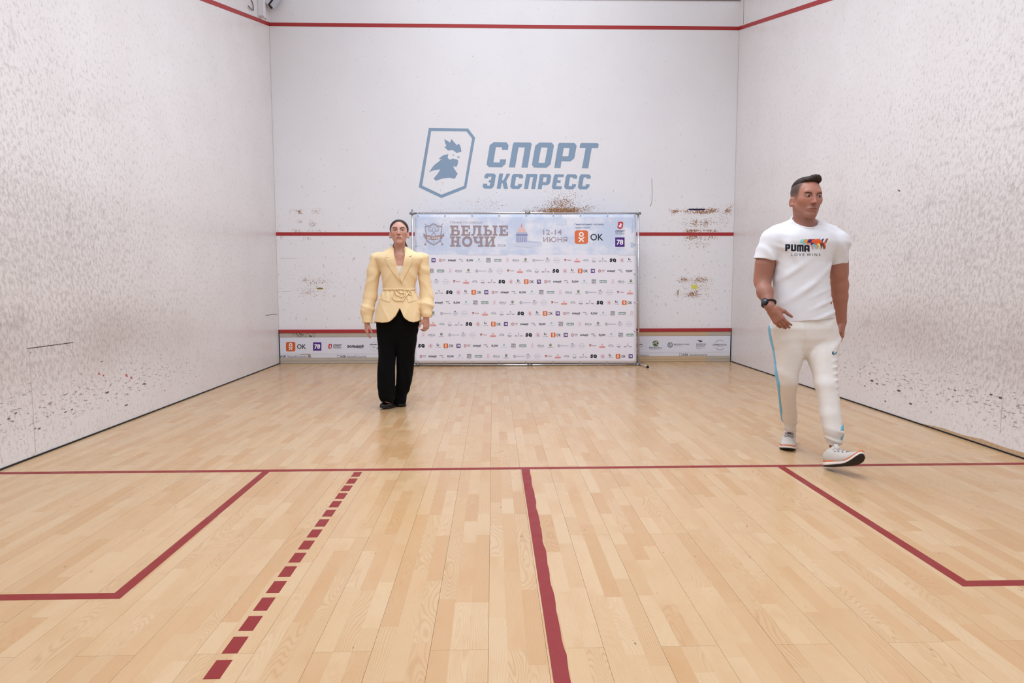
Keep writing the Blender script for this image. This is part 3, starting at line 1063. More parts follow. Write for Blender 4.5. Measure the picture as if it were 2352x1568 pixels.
SB.word('ДОЛИНА', *z7(1560, 727), *z7(1718, 752), (96, 92, 114), 0.02)
SB.word('курорт', *z7(1560, 764), *z7(1726, 776), (160, 158, 174))
SB.rect(*z7(1560, 782), *z7(1650, 788), (190, 188, 200))
g = z7(1990, 720)
SB.ring(*g, 11.4, .9, (150, 150, 164), 1, 205, 315, 16)
SB.ring(*g, 11.4, .9, (150, 150, 164), 1, 40, 150, 16)
SB.word('SIMBIRSK', *z7(1858, 700), *z7(2114, 730), (128, 126, 142), 0.006)
SB.word('АРЕНА', *z7(1938, 740), *z7(2038, 754), (160, 158, 172))
SB.build('banner_print', lambda u, v, l: at(u, v, -0.0205 - 0.0003 * l) - Vector((0, -0.02, 0.14)), INK, sp_banner)['kind'] = 'stuff'

# ------------------------------------------------------------------ press wall: steel tube frame with a printed cloth
YS = -0.40
BP = at(1207, 838, YS)
BP.z = 0
stand = empty('backdrop_stand', BP)
tag(stand, 'printed press wall on a steel tube frame standing before the front wall', 'backdrop')


def sp(u, v, dy=0.0):
    return at(u, v, YS + dy) - BP


TL, TR, BLp, BR = sp(947.5, 490), sp(1465.5, 490), sp(951.5, 837), sp(1465.5, 835.5)
R_ = 0.0125
poles = []
tube('frame_pole', [sp(946.5, 481), sp(949, 660), sp(951.5, 838)], R_, CHROME, stand)
tube('frame_pole', [sp(1466, 486.5), sp(1466.3, 660), sp(1466.5, 837)], R_, CHROME, stand)
tube('top_rail', [sp(947, 490), sp(1207, 489), sp(1466, 490)], R_, CHROME, stand)
tube('bottom_rail', [sp(951, 836.8), sp(1215, 837.5), sp(1466, 836.5)], R_, CHROME, stand)
KNUCKLE = plain('cast_steel_joint', (150, 152, 158), 0.35, 1.0)
for u, v in ((947, 490), (1466, 490), (951, 837), (1466, 836.5), (1212, 489), (1217, 837.5)):
    p = sp(u, v)
    tube('pipe_joint', [p + Vector((-0.035, -0.001, 0)), p + Vector((0.035, -0.001, 0))], 0.0165, KNUCKLE, stand, 12)
for u, v, tip in ((1467, 838, (1487, 844.8)), (951.5, 838, (934, 845)), (1217, 838.5, None)):
    if tip is None:
        continue
    a = sp(u, v)
    b = onfloor(*tip) - BP
    b.z = 0.016
    back = a + (a - b) * 0.55
    back.z = 0.016
    a.z = 0.022
    fo = tube('stand_foot', [back, a, b], 0.0105, CHROME, stand)
    for q in (b, back):
        e = (q - a).normalized()
        smooth(link('rubber_cap', mesh('rubber_cap', *tube_data([q - e * 0.012, q + e * 0.022], 0.0155, 10)), BLACK_RUBBER, fo))


def sky_cloth():
    """the cloth: a watercolour sky along the top, plain white below"""
    k = Nd('printed_cloth')
    p = k.pos()
    x = k.n('ShaderNodeSeparateXYZ')
    k.put(x.inputs[0], p)
    n1 = k.noise(k.vmath('MULTIPLY', p, (1, 0, 1.3)), 2.6, 5, 0.62)
    sky = k.mix(k.ramp(n1, 0.40, 0.62), lin((204, 216, 240)), lin((234, 236, 247)))
    sky = k.mix(k.ramp(k.noise(p, 5.5, 4, 0.6), 0.60, 0.75, 0, 0.4), sky, lin((192, 206, 236)))
    zh = at(1207, 585, YS).z
    c = k.mix(k.ramp(x.outputs[2], zh - 0.002, zh + 0.002), lin((238, 236, 246)), sky)
    k.put(k.b.inputs['Base Color'], c)
    k.b.inputs['Roughness'].default_value = 0.6
    k.b.inputs['Specular IOR Level'].default_value = 0.25
    return k.m


CW, CHh = 64, 44
V, Fc = [], []


def cloth_y(a, b):
    """slack folds that fan out from the eyelets"""
    e = 0.0025 * math.sin(a * 9.0 * math.pi) ** 2 * ((1 - b) ** 6 + b ** 6)
    e += 0.006 * math.exp(-(a / 0.12)) * math.sin((a * 1.4 + b * 2.2) * 14) * 0.6
    e += 0.005 * math.exp(-((1 - a) / 0.10)) * math.sin(((1 - a) * 1.6 + (1 - b) * 1.8) * 15) * 0.6
    e += 0.003 * math.sin(b * 5 + a * 3)
    return e


def cloth_px(a, b):
    return 952.5 + (1461.3 - 952.5) * a + 0.0 * b, 492.5 + (833.5 - 492.5) * b


for i in range(CW + 1):
    for j in range(CHh + 1):
        a, b = i / CW, j / CHh
        V.append(sp(*cloth_px(a, b), -0.016 + cloth_y(a, b)))
n = len(V)
V += [v + Vector((0, 0.0015, 0)) for v in V]
idx = lambda i, j: i * (CHh + 1) + j
for i in range(CW):
    for j in range(CHh):
        Fc.append((idx(i, j), idx(i, j + 1), idx(i + 1, j + 1), idx(i + 1, j)))
        Fc.append((n + idx(i, j), n + idx(i + 1, j), n + idx(i + 1, j + 1), n + idx(i, j + 1)))
rim = [idx(i, 0) for i in range(CW + 1)] + [idx(CW, j) for j in range(1, CHh + 1)] + [idx(i, CHh) for i in range(CW - 1, -1, -1)] + [idx(0, j) for j in range(CHh - 1, 0, -1)]
for a, b in zip(rim, rim[1:] + rim[:1]):
    Fc.append((a, b, n + b, n + a))
cloth = smooth(link('printed_cloth', mesh('printed_cloth', V, Fc), sky_cloth(), stand))


def on_cloth(u, v, l):
    a, b = (u - 952.5) / (1461.3 - 952.5), (v - 492.5) / (833.5 - 492.5)
    return sp(u, v, -0.0170 + cloth_y(a, b) - 0.0006 * l)


BK = Ink()
OFF = {1: 0, 2: 19, 3: 42.4, 4: 63, 5: 83.7, 6: 105, 7: 126.6, 8: 147.7, 9: 169.5, 10: 189.4, 11: 211.6, 12: 241, 13: 262.6, 14: 283.3, 15: 307.5, 16: 330, 17: 350, 18: 368.3, 19: 389, 20: 412, 21: 433, 22: 450, 0: 468.8}
ROWS = ((597.5, 995.6), (622, 1361.6), (646.5, 1237.6), (671, 1116.9), (694.8, 965.7), (719.5, 1281), (744, 1162), (769, 1299.5), (793.8, 1053), (818, 1448.5))
for y, x78 in ROWS:
    for k, o in OFF.items():
        for cyc in (-1, 0, 1):
            x = x78 + o + 497.2 * cyc
            if 962 < x < 1452 - (9 if k == 0 else 0):
                small_logo(BK, k, x, y)
BK.build('sponsor_print', on_cloth, INK, cloth)['kind'] = 'stuff'

HD = Ink()
z4 = lambda x, y: (940 + x * 280 / 1829, 470 + y * 240 / 1568)
z5 = lambda x, y: (1210 + x * 280 / 1829, 470 + y * 240 / 1568)
BR_ = (164, 148, 154)
HD.T = z4
LN = (160, 148, 156)
sh = [(365, 275), (430, 310), (495, 322), (490, 400), (480, 460), (480, 530), (440, 570), (365, 612), (290, 570), (250, 530), (250, 460), (240, 400), (232, 322), (300, 310)]
HD.poly([sh, [(365 + (x - 365) * .93, 440 + (y - 440) * .93) for x, y in sh]], LN)
sh2 = [(365 + (x - 365) * .89, 440 + (y - 440) * .89) for x, y in sh]
HD.poly([sh2, [(365 + (x - 365) * .97, 440 + (y - 440) * .97) for x, y in sh2]], LN)
for s_ in (-1, 1):
    HD.ring(368 + s_ * 48, 366, 32, 6, LN, 1, 0, 360, 20, ry=34)
    HD.line([(368 + s_ * 26, 392), (368 - s_ * 36, 458)], 7, LN)
    HD.line([(368 + s_ * 34, 378), (368 + s_ * 66, 352)], 3, LN)
    HD.line([(368 + s_ * 40, 388), (368 + s_ * 72, 362)], 3, LN)
    HD.line([(368 + s_ * 110, 316), (368 + s_ * 138, 280)], 8, LN)
    HD.line([(368 + s_ * 88, 530), (368 + s_ * 128, 584)], 7, LN)
    HD.poly([(368 + s_ * 128, 582), (368 + s_ * 146, 586), (368 + s_ * 136, 606), (368 + s_ * 112, 612), (368 + s_ * 110, 600)], LN)
    HD.poly([(368 + s_ * 128, 446), (368 + s_ * 162, 424), (368 + s_ * 148, 450), (368 + s_ * 160, 474), (368 + s_ * 132, 478)], LN)
HD.ring(368, 328, 10, 3, LN, n=12)
HD.ring(368, 548, 10, 3, LN, n=12)
HD.line([(368, 560), (368, 582)], 4, LN)
rib = [(232, 450), (365, 470), (496, 450), (498, 508), (365, 528), (232, 508)]
HD.poly(rib, (170, 148, 148), 2)
HD.word('RC CLUB', 272, 480, 462, 514, (232, 228, 236), 0.03, 0, 3)
HD.word('ТУРНИР ПО СКВОШУ', 606, 252, 1102, 282, (176, 166, 176), 0.004)


def bars(*r):
    for x0, y0, x1, y1 in r:
        HD.rect(x0, y0, x1, y1, BR_)


y0, y1, y2, y3 = 312, 465, 475, 630
sfy, st = 26, 36
# Б
bars((612, y0, 735, y0 + sfy), (632, y0, 632 + st, y1), (612, y1 - sfy, 740, y1), (712, y0, 735, y0 + 52), (632, 374, 735, 400), (722, 385, 757, y1 - 14))
# Е (twice)
for X in (778, 1346):
    bars((X, y0, X + 132, y0 + sfy), (X + 20, y0, X + 20 + st, y1), (X, y1 - sfy, X + 136, y1), (X + 110, y0, X + 133, y0 + 54), (X + 113, y1 - 54, X + 136, y1), (X + 20, 376, X + 100, 400), (X + 82, 362, X + 100, 414))
# Л
bars((955, y0, 1085, y0 + sfy), (1035, y0, 1035 + st, y1), (1015, y1 - sfy, 1095, y1), (930, y1 - sfy, 966, y1))
HD.poly([(966, y0), (1000, y0), (990, 420), (972, y1), (944, y1), (960, 420)], BR_)
# Ы
bars((1112, y0, 1190, y0 + sfy), (1132, y0, 1132 + st, y1), (1112, y1 - sfy, 1220, y1), (1132, 374, 1215, 400), (1204, 388, 1240, y1 - 12), (1252, y0, 1322, y0 + sfy), (1269, y0, 1269 + st, y1), (1252, y1 - sfy, 1322, y1))
# Н
bars((612, y2, 688, y2 + sfy), (698, y2, 772, y2 + sfy), (632, y2, 632 + st, y3), (714, y2, 714 + st, y3), (612, y3 - sfy, 688, y3), (698, y3 - sfy, 772, y3), (632, 538, 750, 566))
# О
HD.ring(869, 552, 60, 34, BR_, 1, 0, 360, 36, ry=64)
# Ч
bars((955, y2, 1030, y2 + sfy), (972, y2, 972 + st, 548), (1042, y2, 1115, y2 + sfy), (1060, y2, 1060 + st, y3), (1030, y3 - sfy, 1112, y3))
HD.poly([(972, 530), (1008, 530), (1020, 552), (1070, 548), (1070, 574), (1010, 580), (980, 564)], BR_)
# И
bars((1128, y2, 1202, y2 + sfy), (1145, y2, 1145 + st, y3), (1128, y3 - sfy, 1202, y3), (1218, y2, 1292, y2 + sfy), (1238, y2, 1238 + st, y3), (1218, y3 - sfy, 1292, y3))
HD.poly([(1181, 586), (1238, 500), (1238, 536), (1181, 622)], BR_)
HD.word('2026', 1322, 592, 1450, 626, (176, 168, 182))
# the domed cathedral in watercolour
cb, cd = (128, 138, 186), (226, 182, 180)
HD.poly([(1625, 412), (1632, 370), (1660, 340), (1688, 332), (1716, 340), (1742, 370), (1750, 412)], (232, 196, 192))
HD.poly([(1672, 340), (1676, 312), (1686, 278), (1696, 312), (1704, 340)], (208, 158, 170))
HD.rect(1608, 412, 1768, 436, (190, 190, 216))
HD.rect(1602, 436, 1774, 470, (146, 152, 192))
HD.rect(1604, 470, 1770, 562, (190, 196, 222))
for q in range(6):
    HD.rect(1612 + q * 27, 482, 1622 + q * 27, 556, (136, 146, 190), 2)
HD.poly([(1550, 600), (1600, 572), (1700, 562), (1830, 566), (1990, 560), (1985, 600), (1900, 628), (1760, 640), (1620, 628)], (212, 219, 238))
HD.poly([(1770, 548), (1900, 552), (1960, 556), (1980, 566), (1800, 566)], (190, 199, 226), 2)
HD.T = z5
HD.poly([(420, 215), (470, 210), (470, 170), (520, 150), (540, 212), (604, 220), (600, 300), (440, 300)], (214, 224, 242))
HD.word('12-14', 246, 374, 524, 450, (170, 154, 162), 0.008)
HD.word('ИЮНЯ', 248, 482, 608, 560, (170, 154, 162), 0.004)
HD.word('Генеральный партнер', 716, 278, 1156, 312, (92, 100, 140))
HD.word('трансляций', 716, 330, 946, 360, (92, 100, 140))
HD.poly([(1583, 190), (1592, 360), (1608, 640), (1556, 640), (1575, 360)], (186, 206, 234))
HD.T = lambda x, y: (x, y)
c = z5(818, 484)
ok_man(HD, c[0], c[1], 1.46, (228, 118, 72), 2)
HD.word('OK', *z5(955, 436), *z5(1146, 536), INKY, 0.006)
c = z5(1397, 561)
n78(HD, c[0], c[1], 10.8)
x0_, y0_ = z5(1360, 256)
HD.poly([z5(1372, 256), z5(1432, 254), z5(1448, 272), z5(1438, 345), z5(1398, 366), z5(1358, 345)], (200, 62, 72))
HD.poly([z5(1396, 275), z5(1424, 284), z5(1426, 305), z5(1412, 318), z5(1424, 338), z5(1376, 336), z5(1388, 318), z5(1370, 312), z5(1396, 300)], (240, 232, 238), 2)
HD.word('СПОРТ', *z5(1326, 382), *z5(1472, 416), (84, 80, 96), 0.03, 0.18)
HD.word('ЭКСПРЕСС', *z5(1322, 426), *z5(1466, 444), (120, 116, 132), 0.012, 0.12)
HD.rect(953.5, 585, 1460.8, 585.9, (196, 198, 214))
HD.build('header_print', on_cloth, INK, cloth)

EYE = plain('eyelet_steel', (150, 150, 156), 0.4, 0.8)
TIE = plain('white_cable_tie', (226, 226, 230), 0.5)
ey = []
for k in range(9):
    ey.append((960 + 62.2 * k, 495.5, (960 + 62.2 * k, 489.5)))
    ey.append((960 + 62.0 * k, 831.2, (960 + 62.0 * k, 837.2)))
for v in (561.5, 629.5, 694.5, 761):
    ey.append((1457.8, v, (1466, v)))
    ey.append((955.5, v + 3, (949.5, v + 3)))
for u, v, t in ey:
    p = on_cloth(u, v, 0.2)
    a = np.linspace(0, 2 * math.pi, 13)[:-1]
    vs = [p + Vector((math.cos(q) * r, -0.0008 if r > 0.007 else -0.0016, math.sin(q) * r)) for r in (0.0095, 0.0065, 0.0045) for q in a]
    fs = [(r * 12 + i, r * 12 + (i + 1) % 12, (r + 1) * 12 + (i + 1) % 12, (r + 1) * 12 + i) for r in range(2) for i in range(12)]
    link('eyelet', mesh('eyelet', vs, fs), EYE, cloth)
    q = sp(*t)
    link('cable_tie', mesh('cable_tie', *tube_data([p + Vector((0, -0.004, 0)), q + Vector((0, -0.0165, 0)), q + Vector((0, 0, 0.0 if abs(t[1] - v) < 1 else 0.016)) + Vector((0.0, 0.0, 0.0))], 0.0026, 6)), TIE, stand)

# ------------------------------------------------------------------ things up in the left corner above the out line
duct = empty('cable_duct', (-HW, -0.39, 4.60))
tag(duct, 'white square cable duct climbing the left wall above the red line', 'duct')
box('duct_channel', (0.0, -0.055, -0.05), (0.06, 0.055, 0.55), WHITE_PVC, duct, 0.004)
box('duct_cover', (0.06, -0.05, -0.05), (0.068, 0.05, 0.55), WHITE_PVC, duct, 0.002)
CAB = plain('grey_cable', (92, 90, 104), 0.5)
cb1 = tube('wall_cable', [onleft(u, v, o) for u, v, o in ((577, -4, .01), (579, 4, .012), (581.5, 12, .012), (582, 24, .012), (578, 21, .02), (572, 16, .02), (570.5, 13, .015))], 0.006, CAB, None, 8)
tag(cb1, 'thin grey cable looped on the left wall beside the white duct', 'cable')
cb2 = tube('loose_cable', [at(u, v, -0.16) for u, v in ((600, 44), (599, 38), (599.5, 34), (602, 33), (606, 35), (609.5, 40), (610, 44), (606, 45.5))], 0.005, CAB, None, 8)
tag(cb2, 'small loop of grey cable in the corner at the red line', 'cable')
fl_o = at(616, 2, -0.12)
lamp = empty('floodlight', fl_o)
tag(lamp, 'white floodlight fixed high in the left front corner above the red line', 'lamp')
Rl = Matrix.Rotation(math.radians(38), 3, 'Y')
v, f = box_data((-0.05, -0.06, -0.045), (0.05, 0.07, 0.16))
hs = link('lamp_housing', mesh('lamp_housing', [Rl @ Vector(p) for p in v], f), WHITE_PVC, lamp)
v, f = box_data((0.056, -0.06, -0.05), (0.066, 0.07, 0.16))
link('lamp_rim', mesh('lamp_rim', [Rl @ Vector(p) for p in v], f), DARK, lamp)
v, f = box_data((0.070, -0.05, -0.03), (0.095, 0.06, 0.15))
link('lamp_glass', mesh('lamp_glass', [Rl @ Vector(p) for p in v], f), plain('frosted_glass', (206, 210, 222), 0.25), lamp)
box('wall_bracket', (-0.075, -0.02, 0.0), (0.02, 0.12, 0.07), plain('bracket_grey', (150, 144, 142), 0.5), lamp, 0.004)

# =====================================================================================================
# people: each surface is a field of blended round forms, walked on a fine grid into one closed mesh
# =====================================================================================================


def smin(a, b, k):
    h = np.maximum(k - np.abs(a - b), 0.0) / k
    return np.minimum(a, b) - h * h * k * 0.25


def smax(a, b, k):
    return -smin(-a, -b, k)


def rot_m(R, c, P):
    return (P - c) @ R                                       # columns of R are the local axes


def cone(a, b, r1, r2):
    a, b = np.array(a, np.float32), np.array(b, np.float32)
    ab = b - a
    L2 = float(ab @ ab) + 1e-12

    def f(P):
        t = np.clip(((P - a) @ ab) / L2, 0, 1)
        return np.linalg.norm(P - a - t[..., None] * ab, axis=-1) - (r1 + (r2 - r1) * t)
    m = max(r1, r2)
    f.lo, f.hi = np.minimum(a, b) - m, np.maximum(a, b) + m
    f.ax = np.array(ab / math.sqrt(L2), float)
    return f


def ell(c, r, R=None):
    c, r = np.array(c, np.float32), np.array(r, np.float32)

    def f(P):
        q = P - c
        if R is not None:
            q = q @ R
        k0 = np.linalg.norm(q / r, axis=-1)
        k1 = np.linalg.norm(q / (r * r), axis=-1)
        return np.where(k0 < 0.25, (k0 - 1) * r.min(), k0 * (k0 - 1) / np.maximum(k1, 1e-6))
    m = r.max()
    f.lo, f.hi = c - m, c + m
    return f


def ball(c, r):
    return ell(c, (r, r, r))


def loft(rows, e=2.2, caps=(0.0, 0.0)):
    """rows (z, cx, cy, a, b) from bottom to top: a stack of ellipses"""
    A = np.array(sorted(rows), np.float64)
    zz = np.linspace(A[0, 0], A[-1, 0], 160)
    cols = []
    for c in range(1, 5):
        y = np.interp(zz, A[:, 0], A[:, c])
        yp = np.pad(y, 6, mode='reflect', reflect_type='odd')
        cols.append(np.convolve(yp, np.hanning(15)[1:-1] / np.hanning(15)[1:-1].sum(), 'valid')[:len(zz)])

    def f(P):
        z = P[..., 2]
        cx, cy, a, b = (np.interp(z, zz, c) for c in cols)
        dx, dy = P[..., 0] - cx, P[..., 1] - cy
        qx, qy = np.abs(dx) / a, np.abs(dy) / b
        k0 = np.sqrt(qx * qx + qy * qy)
        k1 = np.sqrt((dx / (a * a)) ** 2 + (dy / (b * b)) ** 2)
        r = (qx ** e + qy ** e) ** (1.0 / e)
        m = np.minimum(a, b)
        d = np.where(k0 < 0.3, (r - 1) * m, (r - 1) * k0 / np.maximum(k1, 1e-6))
        return np.maximum(d, np.maximum(z - zz[-1], zz[0] - z))
    mx = (cols[0] + cols[2]).max(), (cols[0] - cols[2]).min(), (cols[1] + cols[3]).max(), (cols[1] - cols[3]).min()
    f.lo, f.hi = np.array([mx[1], mx[3], zz[0]]), np.array([mx[0], mx[2], zz[-1]])
    f.cols = (zz, cols)
    return f


def prism_y(poly, y0, y1):
    """outline in x, z pushed from y0 to y1"""
    V = np.array(poly, np.float64)

    def f(P):
        p = P[..., [0, 2]]
        d = np.full(p.shape[:-1], 1e9)
        s = np.ones(p.shape[:-1])
        n = len(V)
        for i in range(n):
            a, b = V[i], V[i - 1]
            e = b - a
            w_ = p - a
            q = w_ - e * np.clip((w_ @ e) / (e @ e), 0, 1)[..., None]
            d = np.minimum(d, (q * q).sum(-1))
            c1, c2 = p[..., 1] >= a[1], p[..., 1] < b[1]
            c3 = e[0] * w_[..., 1] > e[1] * w_[..., 0]
            s = np.where((c1 & c2 & c3) | (~c1 & ~c2 & ~c3), -s, s)
        return np.maximum(s * np.sqrt(d), np.maximum(y0 - P[..., 1], P[..., 1] - y1))
    f.lo, f.hi = np.array([V[:, 0].min(), y0, V[:, 1].min()]), np.array([V[:, 0].max(), y1, V[:, 1].max()])
    return f


def slab(p, n):
    """everything on the side that n points to of the plane through p"""
    p, n = np.array(p, float), np.array(n, float)
    n = n / np.linalg.norm(n)

    def f(P):
        return -((P - p) @ n)
    f.lo, f.hi = np.array([-99.] * 3), np.array([99.] * 3)
    return f


def rd(P, d, f, ph=0.0, p=3):
    return (0.5 + 0.5 * wav(P, d, f, ph)) ** p


class Form:
    def __init__(s):
        s.it = []
        s.disp = None

    def add(s, f, k=0.02):
        s.it.append(('u', f, k))
        return s

    def cut(s, f, k=0.004):
        s.it.append(('s', f, k))
        return s

    def bend(s, fn, amp=0.012):
        s.disp, s.amp = fn, amp

    def box(s):
        lo = np.min([f.lo for o, f, k in s.it if o == 'u'], 0)
        hi = np.max([f.hi for o, f, k in s.it if o == 'u'], 0)
        return lo - 0.03, hi + 0.03

    def ev(s, P, ctr, rad):
        """P (B, n, 3) in blocks with centres ctr and half diagonal rad"""
        d = np.full(P.shape[:2], 0.5, np.float64)
        for o, f, k in s.it:
            g = rad + k + 0.02
            m = np.all((ctr > f.lo - g) & (ctr < f.hi + g), axis=1)
            if not m.any():
                continue
            v = f(P[m])
            d[m] = smin(d[m], v, k) if o == 'u' else smax(d[m], -v, k)
        if s.disp is not None:
            d = d + s.disp(P)
        return d

    def mesh(s, name, h, mat, parent, origin, color=None, relax=1):
        lo, hi = s.box()
        n = 8
        B = h * n
        nb = np.ceil((hi - lo) / B).astype(int) + 1
        g = np.stack(np.meshgrid(*[np.arange(q) for q in nb], indexing='ij'), -1).reshape(-1, 3)
        ctr = lo + (g + 0.5) * B
        rad = B * 0.5 * math.sqrt(3)
        dc = s.ev(ctr[:, None, :], ctr, rad)[:, 0]
        g = g[np.abs(dc) < rad * 1.35 + 0.008]
        o9 = np.arange(n + 1)
        loc = np.stack(np.meshgrid(o9, o9, o9, indexing='ij'), -1).reshape(-1, 3)
        D = np.empty((len(g), (n + 1) ** 3), np.float32)
        for i in range(0, len(g), 600):
            gi = g[i:i + 600]
            P = lo + (gi[:, None, :] * n + loc[None]) * h
            D[i:i + 600] = s.ev(P, lo + (gi + 0.5) * B, rad)
        D = D.reshape(-1, n + 1, n + 1, n + 1)
        NN = nb * n + 2
        key = lambda c: (c[..., 0] * NN[1] + c[..., 1]) * NN[2] + c[..., 2]
        # one vertex in each cell the surface crosses
        ins = D < 0
        cnt = sum(ins[:, a:a + n, b:b + n, c:c + n].astype(np.int8) for a in (0, 1) for b in (0, 1) for c in (0, 1))
        bi, ci, cj, ck = np.nonzero((cnt > 0) & (cnt < 8))
        C = np.stack([ci, cj, ck], -1)
        acc = np.zeros((len(bi), 3))
        num = np.zeros(len(bi))
        for ax in range(3):
            oth = [q for q in range(3) if q != ax]
            for u in (0, 1):
                for v in (0, 1):
                    a = np.zeros(3, int)
                    a[oth[0]], a[oth[1]] = u, v
                    b = a.copy()
                    b[ax] = 1
                    da = D[bi, ci + a[0], cj + a[1], ck + a[2]]
                    db = D[bi, ci + b[0], cj + b[1], ck + b[2]]
                    m = (da < 0) != (db < 0)
                    t = np.where(m, da / np.where(m, da - db, 1), 0)
                    p = a + t[:, None] * (b - a)
                    acc[m] += p[m]
                    num[m] += 1
        gc = g[bi] * n + C
        Vx = lo + (gc + acc / num[:, None]) * h
        K = key(gc)
        o = np.argsort(K)
        Ks = K[o]
        quads = []
        for ax in range(3):
            oth = [(ax + 1) % 3, (ax + 2) % 3]
            sl0 = [slice(0, n)] * 3
            sl1 = [slice(0, n)] * 3
            sl1[ax] = slice(1, n + 1)
            A0, A1 = ins[(slice(None), *sl0)], ins[(slice(None), *sl1)]
            b_, i_, j_, k_ = np.nonzero(A0 != A1)
            c = g[b_] * n + np.stack([i_, j_, k_], -1)
            fl = A0[b_, i_, j_, k_]
            cs = []
            for du, dv in ((0, 0), (-1, 0), (-1, -1), (0, -1)):
                q = c.copy()
                q[:, oth[0]] += du
                q[:, oth[1]] += dv
                kk = key(q)
                ii = np.clip(np.searchsorted(Ks, kk), 0, len(Ks) - 1)
                cs.append(np.where(Ks[ii] == kk, o[ii], -1))
            Q = np.stack(cs, -1)
            Q[~fl] = Q[~fl][:, ::-1]
            quads.append(Q[(Q >= 0).all(1)])
        Q = np.concatenate(quads)
        for _ in range(relax):                                # even out the grid's steps
            sm = np.zeros_like(Vx)
            w_ = np.zeros(len(Vx))
            for a in range(4):
                np.add.at(sm, Q[:, a], Vx[Q[:, (a + 1) % 4]] + Vx[Q[:, (a + 3) % 4]])
                np.add.at(w_, Q[:, a], 2)
            Vx = Vx * 0.5 + 0.5 * sm / np.maximum(w_, 1)[:, None]
        me = bpy.data.meshes.new(name)
        me.vertices.add(len(Vx))
        me.vertices.foreach_set('co', (Vx - np.array(origin)).astype(np.float32).ravel())
        me.loops.add(Q.size)
        me.loops.foreach_set('vertex_index', Q.astype(np.int32).ravel())
        me.polygons.add(len(Q))
        me.polygons.foreach_set('loop_start', np.arange(0, Q.size, 4, dtype=np.int32))
        me.polygons.foreach_set('use_smooth', np.ones(len(Q), bool))
        me.update(calc_edges=True)
        if color is not None:
            ca = me.color_attributes.new('dye', 'FLOAT_COLOR', 'POINT')
            cc = np.ones((len(Vx), 4), np.float32)
            cc[:, :3] = color(Vx)
            ca.data.foreach_set('color', cc.ravel())
        ob = link(name, me, mat, parent)
        ob['_q'] = len(Q)
        return ob


def fr(d, up):
    """3x3 with columns: across, along d, up"""
    d = np.array(d, float)
    d = d / np.linalg.norm(d)
    x = np.cross(d, np.array(up, float))
    x = x / np.linalg.norm(x)
    return np.stack([x, d, np.cross(x, d)], 1)


def Rz(a):
    c, s = math.cos(a), math.sin(a)
    return np.array([[c, -s, 0], [s, c, 0], [0, 0, 1.0]])


def Rx(a):
    c, s = math.cos(a), math.sin(a)
    return np.array([[1, 0, 0], [0, c, -s], [0, s, c]])


def Ry(a):
    c, s = math.cos(a), math.sin(a)
    return np.array([[c, 0, s], [0, 1, 0], [-s, 0, c]])


def A3(u, v, Y):
    return np.array(at(u, v, Y))


def wav(P, d, f, ph=0.0):
    d = np.array(d, float)
    return np.sin((P @ (d / np.linalg.norm(d))) * f + ph)


